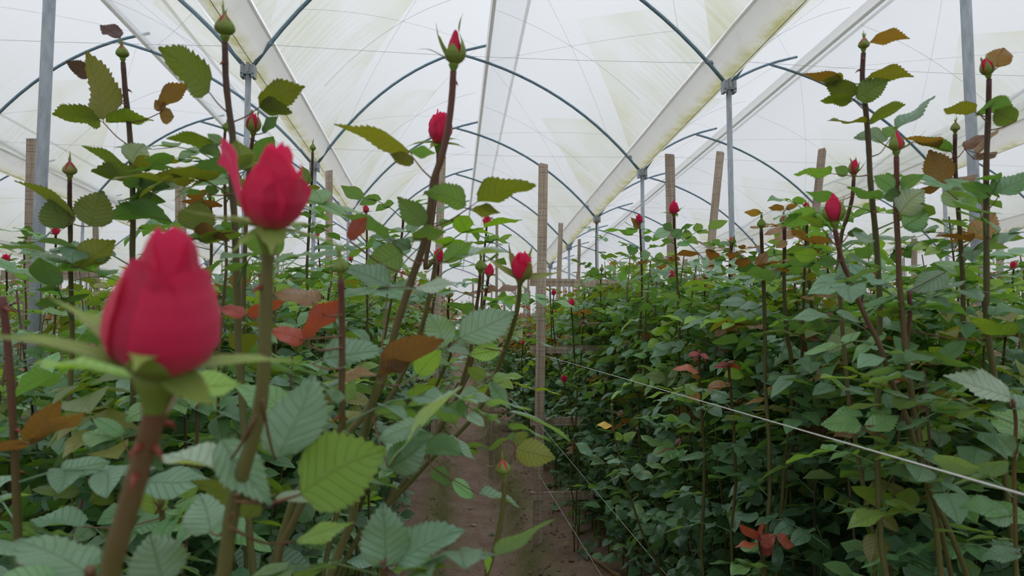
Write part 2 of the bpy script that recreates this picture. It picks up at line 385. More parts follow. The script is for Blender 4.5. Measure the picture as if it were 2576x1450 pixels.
# walls of film
def wall(name, p, q, label):
    n = 24; v = []; uv = []
    for i in range(n + 1):
        s = i / n; a = Vector(p) * (1 - s) + Vector(q) * s
        for z in (-0.1, 1.2, 3.0, 4.6):
            v.append((a.x + 0.05 * math.sin(i * 1.9 + z), a.y + 0.05 * math.cos(i * 2.3 + z), z + (ground_z(a.x, a.y) if z < 0 else 0))); uv.append((s * 20, z / 5 + .4))
    f = [(i * 4 + j, i * 4 + j + 1, i * 4 + j + 5, i * 4 + j + 4) for i in range(n) for j in range(3)]
    o = ob(name, mesh(name, v, f, uv, mat=FILMW)); tag(o, label, kind='structure'); return o
wall('wall_back', (XG[0], Y1, 0), (XG[-1], Y1, 0), 'white plastic film end wall at the far end of the beds')
wall('wall_left', (XG[0] - .1, Y0, 0), (XG[0] - .1, Y1, 0), 'white plastic film side wall on the left')
wall('wall_right', (XG[-1] + .1, Y0, 0), (XG[-1] + .1, Y1, 0), 'white plastic film side wall on the right')
# horizontal rails on the end wall
for z in (0.55, 1.35):
    pass
# ------------------------------------------------------------------ ground
BED = 1.36                                                   # spacing of the beds
def bed_c(i): return 0.86 + BED * i                          # bed centres: i=0 right of the path, i=-1 left of it
def bed_h(x):
    d = abs(((x - 0.86 + BED / 2) % BED) - BED / 2)          # distance to bed centre
    s = min(1, max(0, (0.52 - d) / 0.14)); return 0.13 * s * s * (3 - 2 * s)
def soil_z(x, y):
    n = 0.022 * noise.noise((x * 3.1, y * 3.1, 0)) + 0.012 * noise.noise((x * 11, y * 11, 4)) + 0.006 * noise.noise((x * 31, y * 31, 7))
    return ground_z(x, y) + bed_h(x) + n
def grid(xs, yy, name):
    v = []; mo = []
    for y in yy:
        for x in xs:
            v.append((x, y, soil_z(x, y)))
            d = abs(((x - 0.86 + BED / 2) % BED) - BED / 2); mo.append(max(0, min(1, 1 - abs(d - 0.44) / 0.16)))
    n = len(xs)
    f = [(j * n + i, j * n + i + 1, j * n + i + n + 1, j * n + i + n) for j in range(len(yy) - 1) for i in range(n - 1)]
    m = mesh(name, v, f, mat=SOIL)
    a = m.attributes.new('moss', 'FLOAT', 'POINT'); a.data.foreach_set('value', mo)
    return m
fx = sorted(set([round(x, 3) for x in list(np.arange(-12, -1.2, .17)) + list(np.arange(-1.2, 2.0, .028)) + list(np.arange(2.0, 12.8, .17))]))
fy = sorted(set([round(y, 3) for y in list(np.arange(-9, .6, .5)) + list(np.arange(.6, 7, .035)) + list(np.arange(7, 30.6, .25))]))
fl = ob('floor', grid(fx, fy, 'floor')); tag(fl, 'brown earth path and raised mossy soil beds of the greenhouse', kind='structure')
# clods and pebbles on the path
rng = random.Random(5)
cl = []
for i in range(1400):
    y = 1.8 + 7 * rng.random() ** 1.5; x = rng.uniform(-0.15, 0.62); r = rng.uniform(.003, .009) * (1.5 if x > .36 or x < 0 else 0.8)
    z = soil_z(x, y) + r * .3
    pv = []; 
    for (a, b_, c_) in ((1, 0, 0), (-1, 0, 0), (0, 1, 0), (0, -1, 0), (0, 0, 1), (0, 0, -1)):
        k = r * rng.uniform(.6, 1.2); pv.append((x + a * k, y + b_ * k, z + c_ * k))
    cl.append((pv, [(0, 2, 4), (2, 1, 4), (1, 3, 4), (3, 0, 4), (2, 0, 5), (1, 2, 5), (3, 1, 5), (0, 3, 5)]))
v, f, u = join(cl)
o = ob('soil_clods', mesh('soil_clods', v, f, smooth=False, mat=SOIL)); tag(o, 'small clods of dry earth scattered over the path', 'soil', kind='stuff')
# ------------------------------------------------------------------ wooden stakes and bed frames
def stake(px, py, bx, by, wpx, label, size=0.05, bars=(), d=None):
    d = d or size * F / wpx
    top = at(px, py, d)
    bot = at(bx, by, d)
    ax = (top - bot).normalized()
    k = (top.z - (soil_z(top.x, top.y) - 0.12)) / max(ax.z, .2)
    base = top - ax * k
    base.z = soil_z(base.x, base.y) - 0.12
    L = (top - base).length
    h = size / 2; rs = random.Random(int(px))
    v, f = boxv(-h, h, -h * .9, h * .9, 0, L)
    v = [(x + rs.uniform(-.002, .002), y + rs.uniform(-.002, .002), z + (rs.uniform(-.012, .012) if z > 0 else 0)) for x, y, z in v]
    m = mesh('wooden_stake', v, f, smooth=False, mat=WOOD)
    bv = m.edges
    q = ax.to_track_quat('Z', 'Y')
    o = ob('wooden_stake', m); o.matrix_basis = Matrix.Translation(base) @ q.to_matrix().to_4x4()
    tag(o, label, 'stake', 'wooden bed stakes')
    return o, base, top
S = {}
S['a'] = stake(1367, 415, 1352, 1385, 20, 'tall square wooden stake at the edge of the path, crossbars nailed to it', .043, d=3.66)
S['b'] = stake(1685, 390, 1690, 640, 21.5, 'tall grey wooden stake standing among the roses behind the pink buds')
S['c'] = stake(1808, 380, 1780, 660, 17, 'leaning wooden stake just left of the galvanised post')
S['d'] = stake(2068, 375, 2043, 620, 17, 'leaning wooden stake behind the small bud on the right', d=4.6)
S['l'] = stake(2472, 480, 2468, 720, 24, 'wooden stake beside the steel post at the right edge')
S['k'] = stake(85, 352, 78, 690, 26, 'wooden stake touching the steel post at the left edge')
S['j'] = stake(455, 420, 455, 560, 20, 'wooden stake between the two tall stems on the left')
S['i'] = stake(828, 430, 828, 600, 15, 'narrow dark wooden stake right of the small green bud')
S['h'] = stake(1113, 395, 1104, 650, 15, 'wooden stake hidden behind the leaning central rose stem')
S['e'] = stake(1411, 562, 1405, 730, 8.6, 'slim wooden stake just right of the crossbar stake', .05)
S['f'] = stake(1457, 602, 1455, 730, 6.5, 'short wooden stake under the right gutter')
S['g'] = stake(1250, 561, 1249, 760, 6.6, 'slim stake over the path, behind the pink bud')
S['m'] = stake(1940, 627, 1940, 700, 9, 'short stake tip among the bronze leaves on the right')
S['n'] = stake(1725, 652, 1724, 720, 7, 'stake tip behind the grey stake on the right')
S['o'] = stake(1239, 1020, 1237, 1120, 8, 'short dark peg on the left side of the path', .03, d=5.6)
far = [(1190, 700, 5), (1213, 693, 5), (1266, 711, 4), (1270, 723, 3), (1237, 727, 3.4), (1297, 722, 4), (1320, 724, 3.2), (1333, 731, 3), (1418, 718, 3), (1423, 724, 3), (1436, 735, 3), (1484, 725, 4), (1442, 715, 4), (1453, 687, 5), (980, 610, 8), (1546, 655, 6), (1330, 640, 5), (700, 600, 8), (240, 560, 10), (1560, 690, 4), (1640, 680, 5), (2120, 640, 9), (2300, 600, 10), (2515, 610, 12), (600, 640, 6), (380, 640, 7), (150, 660, 6)]
ORD = 'first second third fourth fifth sixth seventh eighth ninth tenth eleventh twelfth thirteenth fourteenth fifteenth sixteenth seventeenth eighteenth nineteenth'.split()
def ordinal(n):
    if n < 20: return ORD[n - 1]
    t = {2: 'twent', 3: 'thirt', 4: 'fort', 5: 'fift', 6: 'sixt'}[n // 10]
    return t + ('ieth' if n % 10 == 0 else 'y-' + ORD[n % 10 - 1])
for k, (px, py, wp) in enumerate(sorted(far)):
    stake(px, py, px + random.Random(px).uniform(-3, 3), py + 100, wp, 'thin wooden stake in the distant beds, %s of these from the left' % ordinal(k + 1), .05)
# crossbars of the bed frame in front (parts of the near stake)
sa, ba, ta = S['a']
def bar(o, z, x1, size=(.042, .02), tilt=0.0, x0=-.04):
    Mi = o.matrix_basis.inverted()
    base = o.location
    yb = base.y - 0.038
    v, f = boxv(0, 1, -size[1] / 2, size[1] / 2, -size[0] / 2, size[0] / 2)
    v = [Mi @ Vector((base.x + x0 + x * (x1 - x0), yb + y, z + zz + tilt * x)) for x, y, zz in v]
    ob('crossbar', mesh('crossbar', v, f, smooth=False, mat=WOOD), o)
for py, ln, tl in ((708, .70, -.01), (880, .5, .0), (1062, .45, 0), (1247, .30, .0)):
    p = at(1356, py, proj(ba)[2]); bar(sa, p.z, ln, tilt=tl)
sk = S['k'][0]; bar(sk, at(80, 690, proj(sk.location)[2]).z, .3, x0=-.15)
# strings along the bed on the right
def cord(name, pts, r, label, n=5):
    v, f = tube(pts, r, n); o = ob(name, mesh(name, v, f, mat=STRING)); tag(o, label, 'string', 'support strings of the bed'); return o
def along(px0, py0, d0, px1, py1, d1, sag=.01, n=10):
    A = at(px0, py0, d0); B = at(px1, py1, d1); return [A + (B - A) * (i / n) - Vector((0, 0, sag * math.sin(math.pi * i / n))) for i in range(n + 1)]
P1 = at(1362, 890, 3.62)
pts = along(2700, 1281, .55, 1362, 893, 3.62, .0, 14); cord('support_string', pts, .0011, 'white string running beside the roses to the path stake, uppermost')
pts = along(1352, 1062, 3.62, 1700, 1475, 2.0, .0, 8); cord('support_string', pts, .0009, 'white string sloping down in front of the dark hedge, second from the top')
pts = along(1352, 1190, 3.62, 1520, 1460, 2.5, .0, 8); cord('support_string', pts, .0009, 'white string running low over the mossy soil, lowest of three')
pts = along(1352, 1062, 3.62, 1262, 985, 7.3, .0, 8); cord('support_string', pts, .0016, 'white string running on behind the path stake')
# ------------------------------------------------------------------ leaves
def leaflet_geo(n=9, m=2, teeth=0.0, fold=0.18, droop=0.18, wave=0.05, twist=0.0, seed=0, wr=0.64, curl=0.0):
    """unit leaflet: base at origin, tip near +Y, upper side +Z; m strips on each side"""
    r = random.Random(seed); ph = r.uniform(0, 6); sk = r.uniform(-.06, .06); wt = [r.uniform(.96, 1.04) for _ in range(n + 1)]
    v = []; uv = []; f = []
    c = 2 * m + 1
    for j in range(n + 1):
        t = j / n
        w = 0.5 * wr * ((t ** 0.6) * ((1 - t) ** 0.95) / 0.3557 * (1 - .22 * t ** 6))
        if j == n: w = 0.0
        if j == 0: w = 0.012
        for i in range(c):
            s = (i - m) / m
            x = s * w * wt[j] + sk * math.sin(math.pi * t)
            y = t
            if teeth and abs(s) == 1 and 0 < j < n:
                if j % 2: x *= 1 + teeth; y += 0.022
                else: x *= 1 - teeth * 0.5; y -= 0.012
            z = fold * abs(s) * w * 1.3 - curl * (abs(s) ** 2) * w + wave * math.sin(t * 9 + ph + s * 1.4) * abs(s) * w * 2.2 - droop * t * t + 0.3 * droop * t
            z += 0.012 * math.sin(t * 26 - abs(s) * 5) * (1 - abs(s)) * 1.0 * (abs(s) > 0)
            z += twist * t * s * w
            v.append(Vector((x, y * (1 - 0.12 * droop * t), z))); uv.append((s * 0.5 + 0.5, t))
    for j in range(n):
        for i in range(c - 1):
            a = j * c + i
            f.append((a, a + 1, a + c + 1, a + c))
    return v, f, uv
NV = 8
HERO = []                                             # serrated leaflets for the plants close to the lens
for s in range(NV):
    r = random.Random(100 + s)
    HERO.append(mesh('leaflet', *leaflet_geo(26, 3, .085, r.uniform(.06, .3), r.uniform(-.05, .25), r.uniform(.02, .09), r.uniform(-.3, .3), s, .64, r.uniform(0, .2)), mat=LEAF))
def compound_geo(seed, n=5, lod=1):
    r = random.Random(seed)
    L = 0.075 + 0.02 * (n - 3)
    rach = [Vector((0, L * t, 0.25 * L * math.sin(t * 1.8) - 0.22 * L * t * t)) for t in (0, .33, .66, 1)]
    def pt(t):
        k = min(2, int(t * 3)); q = t * 3 - k; return rach[k] + (rach[k + 1] - rach[k]) * q
    specs = [(1.0, 0, r.uniform(.058, .068))]
    pos = [.62] if n == 3 else ([.72, .38] if n == 5 else [.78, .52, .28])
    for p in pos:
        for sd in (-1, 1): specs.append((p, sd * r.uniform(.95, 1.2), r.uniform(.044, .056) * (0.85 + .2 * p)))
    parts = []
    if lod == 1: tv, tf = tube(rach, [.0013, .0011, .0009, .0007], 4, False); parts.append((tv, tf, [(0.5, 0.3)] * len(tv)))
    for t, ang, ll in specs:
        if lod == 1: g = leaflet_geo(9, 2, 0.0, r.uniform(.05, .3), r.uniform(0, .35), r.uniform(.02, .1), r.uniform(-.3, .3), r.randrange(999), r.uniform(.58, .7), r.uniform(0, .2))
        else: g = leaflet_geo(3, 1, 0.0, r.uniform(.1, .3), r.uniform(0.1, .4), 0, 0, r.randrange(999), .7)
        M = Matrix.Translation(pt(t) + Vector((math.sin(ang) * -.004, 0, 0))) @ Matrix.Rotation(-ang, 4, 'Z') @ Matrix.Rotation(r.uniform(-.35, .3), 4, 'X') @ Matrix.Rotation(r.uniform(-.4, .4), 4, 'Y') @ Matrix.Scale(ll, 4)
        parts.append(([M @ p for p in g[0]], g[1], g[2]))
    return join(parts)
COMP = [mesh('rose_leaf', *compound_geo(300 + s, (5, 5, 3, 5, 7, 3, 5, 5, 3, 7)[s]), mat=LEAF) for s in range(10)]
CL = {  # upper-side colours of the leaves
 'g': [(54, 86, 54), (48, 78, 50), (62, 92, 52)], 's': [(64, 90, 76), (72, 96, 80), (60, 86, 68)], 'p': [(92, 114, 100), (104, 120, 108)],
 'o': [(80, 94, 22), (70, 88, 24), (90, 92, 28)], 'l': [(96, 130, 28), (90, 120, 34), (104, 136, 44)], 'b': [(124, 84, 42), (112, 74, 40), (132, 94, 44)],
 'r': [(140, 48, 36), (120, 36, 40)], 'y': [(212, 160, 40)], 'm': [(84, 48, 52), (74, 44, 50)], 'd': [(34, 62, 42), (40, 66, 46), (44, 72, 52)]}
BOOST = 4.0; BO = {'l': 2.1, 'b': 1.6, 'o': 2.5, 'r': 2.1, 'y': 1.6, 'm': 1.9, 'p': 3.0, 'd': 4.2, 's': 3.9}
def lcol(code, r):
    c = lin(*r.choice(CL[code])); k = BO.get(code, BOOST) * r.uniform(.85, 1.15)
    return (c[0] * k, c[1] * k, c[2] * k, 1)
# ------------------------------------------------------------------ buds (unit: greatest width = 1, base of calyx at z = 0)
def prof_r(z, H, kind):
    t = max(0, min(1, z / H))
    P = {'cone': [(0, .30), (.06, .60), (.15, .88), (.27, 1.0), (.4, .97), (.55, .84), (.68, .67), (.78, .56), (.88, .48), (.95, .38), (1, .22)],
         'rose': [(0, .30), (.08, .60), (.2, .86), (.36, 1.0), (.52, .95), (.68, .82), (.82, .66), (.93, .55), (1, .48)],
         'bud': [(0, .34), (.08, .66), (.2, .93), (.32, 1.0), (.48, .92), (.64, .72), (.8, .46), (.92, .26), (1, .10)]}[kind]
    for (a, ra), (b, rb) in zip(P, P[1:]):
        if t <= b:
            s = (t - a) / (b - a); s = s * s * (3 - 2 * s) * .5 + s * .5; return 0.5 * (ra + (rb - ra) * s)
    return 0.5 * P[-1][1]
def petal_geo(phi, half, top, H, layer, lip=.0, ruff=.03, kind='rose', seed=0, na=14, nh=12, openup=0.0, drop=.35):
    v = []; uv = []; f = []
    for j in range(nh + 1):
        for i in range(na + 1):
            s = 2 * i / na - 1; h = j / nh
            tp = top * (1 - drop * abs(s) ** 2.6) + ruff * noise.noise((s * 2.3, seed * 3.7, 1))
            z = h * tp
            a = phi + half * s * (0.25 + 0.75 * min(1, h * 2.4) ** .6)
            r = prof_r(z, H, kind) * layer
            r += openup * h * h
            r += lip * max(0, h - .78) ** 1.5 * 6 * (1 - .3 * abs(s)) + 0.055 * s * s * h * (1 if s > 0 else -.3)
            r += ruff * .5 * noise.noise((s * 2 + seed, h * 2.2, seed * 1.3)) * h + .018 * math.sin(s * 5.5 + seed * 2.1 + h * 1.5) * h * (1 - .5 * h)
            zz = z - lip * max(0, h - .9) ** 1.2 * 3.0
            v.append((r * math.cos(a), r * math.sin(a), zz)); uv.append((i / na, h))
    c = na + 1
    for j in range(nh):
        for i in range(na): a = j * c + i; f.append((a, a + 1, a + c + 1, a + c))
    return v, f, uv
def sepal_geo(phi, length, width, el0, curl, wig=0.0, seed=0, n=12, r0=.16, z0=0.02, tail=.35):
    """free sepal: leaves the calyx at elevation el0 (deg), curls by curl (deg) along its length"""
    v = []; uv = []; f = []; p = Vector((r0, 0, z0)); e = math.radians(el0); r = random.Random(seed); lob = r.uniform(0, 3)
    side = 0.0
    for j in range(n + 1):
        t = j / n
        w = width * .5 * ((1 - t) ** .8) * (0.85 + .5 * math.sin(min(1, t * 2.5) * math.pi * .6))
        if t > 1 - tail: w *= .55
        if j == n: w = .004
        d = Vector((math.cos(e), 0, math.sin(e))); nn = Vector((-math.sin(e), 0, math.cos(e)))
        side += wig * math.sin(t * 4 + lob) * length / n
        for s in (-1, -.5, 0, .5, 1):
            v.append(p + Vector((0, s * w + side, 0)) + nn * (abs(s) ** 2 * w * .35)); uv.append((s * .5 + .5, t))
        p = p + d * (length / n); e += math.radians(curl) / n * (0.4 + 1.2 * t)
    M = Matrix.Rotation(phi, 3, 'Z')
    v = [M @ q for q in v]
    for j in range(n):
        for i in range(4): a = j * 5 + i; f.append((a, a + 1, a + 6, a + 5))
    return v, f, uv
def wrap_sepal_geo(phi, H, top, half, seed=0, kind='bud', n=14, tail=.5, off=.015, tipout=0.0):
    """sepal lying against a closed bud and running out into a thin tail"""
    v = []; uv = []; f = []; r = random.Random(seed); bend = r.uniform(-.5, .5); tw = r.choice((.04, .05, .06, .12))
    for j in range(n + 1):
        t = j / n; z = t * (top + tail)
        if z <= top: hw = half * (1 - (z / top) ** 2.2) + .06; R = prof_r(z, H, kind) + off
        else: hw = .10; R = prof_r(top, H, kind) + off
        x = max(0, (z - top) / max(tail, .01))
        wid = 1 if z <= top else (1 - x) * .8 + .05
        for s in (-1, -.5, 0, .5, 1):
            a = phi + s * hw * (wid if z <= top else 1)
            rr = max(R * (1 - .04 * s * s), .02) + tipout * x * x + (0.02 * wid if z > top else 0) 
            if z > top:
                ww = s * tw * wid * (1 + .9 * math.sin(min(1, x * 1.15) * math.pi)); q = Vector((math.cos(phi) * rr - math.sin(phi) * ww + bend * x * x * .6, math.sin(phi) * rr + math.cos(phi) * ww, z - .35 * abs(bend) * x * x))
            else: q = Vector((rr * math.cos(a), rr * math.sin(a), z))
            v.append(q); uv.append((s * .5 + .5, t * .8))
    for j in range(n):
        for i in range(4): a = j * 5 + i; f.append((a, a + 1, a + 6, a + 5))
    return v, f, uv
def lathe(prof, n=14):
    v = []; f = []; uv = []
    for k, (r, z) in enumerate(prof):
        for i in range(n): a = 2 * math.pi * i / n; v.append((r * math.cos(a), r * math.sin(a), z)); uv.append((.5, k / len(prof)))
    for k in range(len(prof) - 1):
        for i in range(n): f.append((k * n + i, k * n + (i + 1) % n, (k + 1) * n + (i + 1) % n, (k + 1) * n + i))
    return v, f, uv
HIP = [(.11, -.40), (.125, -.33), (.16, -.23), (.205, -.13), (.235, -.05), (.22, .0), (.17, .05), (.05, .07)]
def bud_proto(kind, seed):
    r = random.Random(seed); out = [('hip', mesh('rose_bud', *lathe(HIP), mat=SEPAL))]
    if kind == 'green':
        H = 1.05
        core = [(prof_r(z * H / 8, H, 'bud') * .96, z * H / 8) for z in range(9)]
        out.append(('petal', mesh('petal', *lathe(core), mat=PETAL if r.random() < .4 else SEPAL)))
        for i in range(5): out.append(('sepal', mesh('sepal', *wrap_sepal_geo(i * 1.2566 + r.uniform(-.1, .1), H, H * 1.0, .66, seed * 7 + i, tail=r.uniform(.4, 1.0), tipout=r.uniform(-.05, .6)), mat=SEPAL)))
    elif kind == 'peek':                                # pink tip showing between half-open sepals
        H = 1.35
        for i in range(3): out.append(('petal', mesh('petal', *petal_geo(i * 2.1, 1.5, H * (.92 + .04 * i), H, .80 - .06 * i, 0, .05, 'bud', seed + i, openup=.08), mat=PETAL)))
        for i in range(5):
            if r.random() < .6: out.append(('sepal', mesh('sepal', *wrap_sepal_geo(i * 1.2566, H * 1.15, H * .85, .52, seed * 7 + i, tail=r.uniform(.3, .6), tipout=.25, off=.03 + .04 * r.random()), mat=SEPAL)))
            else: out.append(('sepal', mesh('sepal', *sepal_geo(i * 1.2566, r.uniform(1.3, 1.8), .42, r.uniform(30, 60), r.uniform(-20, 90), r.uniform(-.3, .3), seed + i), mat=SEPAL)))
    elif kind == 'pink':                                # coloured bud with the sepals standing off
        H = 1.45
        for i in range(3): out.append(('petal', mesh('petal', *petal_geo(i * 2.1 + .4, 1.7, H * (.96 + .05 * i), H * 1.06, .72 - .08 * i, .02, .05, 'bud', seed + i), mat=PETAL)))
        for i in range(3): out.append(('petal', mesh('petal', *petal_geo(i * 2.1 + 1.4, 1.25, H * r.uniform(.7, .82), H * 1.06, .98, .05, .06, 'bud', seed + 5 + i), mat=PETAL)))
        for i in range(5): out.append(('sepal', mesh('sepal', *sepal_geo(i * 1.2566 + r.uniform(-.2, .2), r.uniform(1.0, 1.6), .40, r.uniform(5, 50), r.uniform(-20, 70), r.uniform(-.3, .3), seed + i), mat=SEPAL)))
    elif kind == 'rose':                                # opening bloom
        H = 1.42
        for i in range(4): out.append(('petal', mesh('petal', *petal_geo(i * 1.75 + .2, 1.35, H * (1.03 - .05 * i), H, .62 + .06 * i, .02, .07, 'rose', seed + i, 18, 14), mat=PETAL)))
        for i, (ph, hf, tp, ly, lp) in enumerate(((-1.9, 1.15, .92, .93, .06), (-.5, 1.1, .86, .97, .09), (.8, 1.1, .9, .95, .08), (2.3, 1.2, .88, .98, .07), (-1.25, .95, .72, 1.02, .10))):
            out.append(('petal', mesh('petal', *petal_geo(ph, hf, H * tp, H, ly, lp, .09, 'rose', seed + 20 + i, 18, 14), mat=PETAL)))
        for i in range(5): out.append(('sepal', mesh('sepal', *sepal_geo(i * 1.2566 + .3, r.uniform(1.1, 1.5), .38, r.uniform(-15, 20), r.uniform(-60, 20), r.uniform(-.3, .3), seed + i, r0=.18), mat=SEPAL)))
    return out
PROTO = {k: [bud_proto(k, 40 + 11 * i + len(k)) for i in range(4)] for k in ('green', 'peek', 'pink', 'rose')}
def joined_bud(kind, i):
    P = PROTO[kind][i]; V = []; Fc = []; U = []; mi = []
    m = bpy.data.meshes.new('rose_bud')
    for nm, q in P:
        o = len(V); V += [v.co[:] for v in q.vertices]; Fc += [tuple(j + o for j in p.vertices) for p in q.polygons]
        mi += [0 if q.materials[0] is PETAL else 1] * len(q.polygons)
        uvl = q.uv_layers[0].data; uu = [None] * len(q.vertices)
        for l in q.loops: uu[l.vertex_index] = tuple(uvl[l.index].uv)
        U += uu
    m = mesh('rose_bud', V, Fc, U, mat=PETAL); m.materials.append(SEPAL); m.polygons.foreach_set('material_index', mi)
    return m
JB = {k: [joined_bud(k, i) for i in range(3)] for k in ('green', 'peek', 'pink')}
SEPC = [lin(122, 156, 62), lin(130, 160, 72), lin(140, 150, 76)]
def axis_matrix(p, ax, spin, s):
    return Matrix.Translation(p) @ Vector(ax).normalized().to_track_quat('Z', 'X').to_matrix().to_4x4() @ Matrix.Rotation(spin, 4, 'Z') @ Matrix.Scale(s, 4)
def add_bud(root, base, kind, p, ax, width, r, full=True, var=None, extra=None, spin=None):
    if spin == 'cam':                                   # petal angle 0 faces the lens side, +90 deg the right
        Z = Vector(ax).normalized(); X = CAM - p; X = (X - Z * X.dot(Z)).normalized(); Y = Z.cross(X)
        R = Matrix((X, Y, Z)).transposed().to_4x4()
        M = Matrix.Translation(p - base) @ R @ Matrix.Scale(width, 4)
    else: M = Matrix.Translation(-base) @ axis_matrix(p, ax, r.uniform(0, 6.28) if spin is None else spin, width)
    sc = r.choice(SEPC)
    if not full:
        return ob('rose_bud', JB[kind][r.randrange(3)], root, M, sc)
    P = extra or PROTO[kind][r.randrange(4) if var is None else var]
    b = ob('rose_bud', P[0][1], root, M, sc)
    for nm, q in P[1:]: ob(nm, q, b, Matrix.Identity(4), sc)
    return b
def add_stem(root, base, pts, r0, r1, color, n=8, thorns=0, rng=None, greentop=False):
    k = len(pts); rad = [r0 + (r1 - r0) * i / (k - 1) for i in range(k)]
    if rng:
        rad = [q * rng.uniform(.94, 1.06) for q in rad]
    v, f = tube([p - base for p in pts], rad, n)
    uv = [(.5, max(0, min(1, 1 - (i // n) / (k - 1) * 1.15))) for i in range(len(v))]   # top of path = 0
    st = ob('stem', mesh('stem', v, f, uv, mat=STEM), root, None, color)
    if thorns and rng:
        for _ in range(thorns):
            i = rng.randrange(1, k - 1); p = pts[i] - base; t = (pts[i + 1] - pts[i - 1]).normalized(); s = t.orthogonal().normalized()
            s = Matrix.Rotation(rng.uniform(0, 6.28), 3, t) @ s
            q = rad[i]; tv, tf = tube([p + s * q * .8, p + s * (q + .003) + t * .001, p + s * (q + .006) + t * .004], [.0022, .0012, .0002], 5)
            ob('thorn', mesh('thorn', tv, tf, [(.5, 1)] * len(tv), mat=STEM), st, None, lin(150, 70, 50))
    return st
def add_comp(root, base, p, az, el, code, r, scale=1.0, roll=0.0):
    M = Matrix.Translation(p - base) @ Matrix.Rotation(az, 4, 'Z') @ Matrix.Rotation(el, 4, 'X') @ Matrix.Rotation(roll, 4, 'Y') @ Matrix.Scale(scale, 4)
    return ob('leaf', COMP[r.randrange(len(COMP))], root, M, lcol(code, r))
def add_leaflet(leaf, base, B, T, wm, code, r, side=None):
    Y = T - B; L = Y.length; Y.normalize(); v = (B - CAM).normalized()
    N0 = -v - Y * (-v).dot(Y)
    N0.normalize(); X0 = Y.cross(N0)
    ratio = wm / (L * .64)
    if ratio >= 1: phi = 0.0; sx = min(ratio, 1.7)
    else: phi = math.acos(max(ratio, .12)); sx = 1.0
    c1 = N0 * math.cos(phi) + X0 * math.sin(phi); c2 = N0 * math.cos(phi) - X0 * math.sin(phi)
    cand = [c1, c2, -c1, -c2]
    def score(n):
        s = n.z
        if side == 'u' and n.dot(-v) < 0: s -= 5
        if side == 'd' and n.dot(-v) > 0: s -= 5
        return s
    N = max(cand, key=score); X = Y.cross(N)
    M = Matrix(((X.x * L * sx, Y.x * L, N.x * L, B.x - base.x), (X.y * L * sx, Y.y * L, N.y * L, B.y - base.y), (X.z * L * sx, Y.z * L, N.z * L, B.z - base.z), (0, 0, 0, 1)))
    return ob('leaflet', HERO[r.randrange(NV)], leaf, M, lcol(code, r))
STC = {'r': lin(104, 52, 52), 'd': lin(74, 40, 40), 'g': lin(110, 112, 60), 'w': lin(120, 84, 60)}
CROPS = {0: (0, 0, 1), 1: (0, 0, 2.071), 2: (0, 600, 1.7056), 3: (800, 0, 2.071), 4: (800, 600, 1.706), 5: (1400, 0, 2.071), 6: (1900, 0, 2.071), 7: (1350, 650, 1.812), 8: (1900, 650, 1.812)}
def cr(c, x, y):
    ox, oy, s = CROPS[c]; return ox + x / s, oy + y / s
SIDES = {'s': 'u', 'p': 'u', 'o': 'd'}
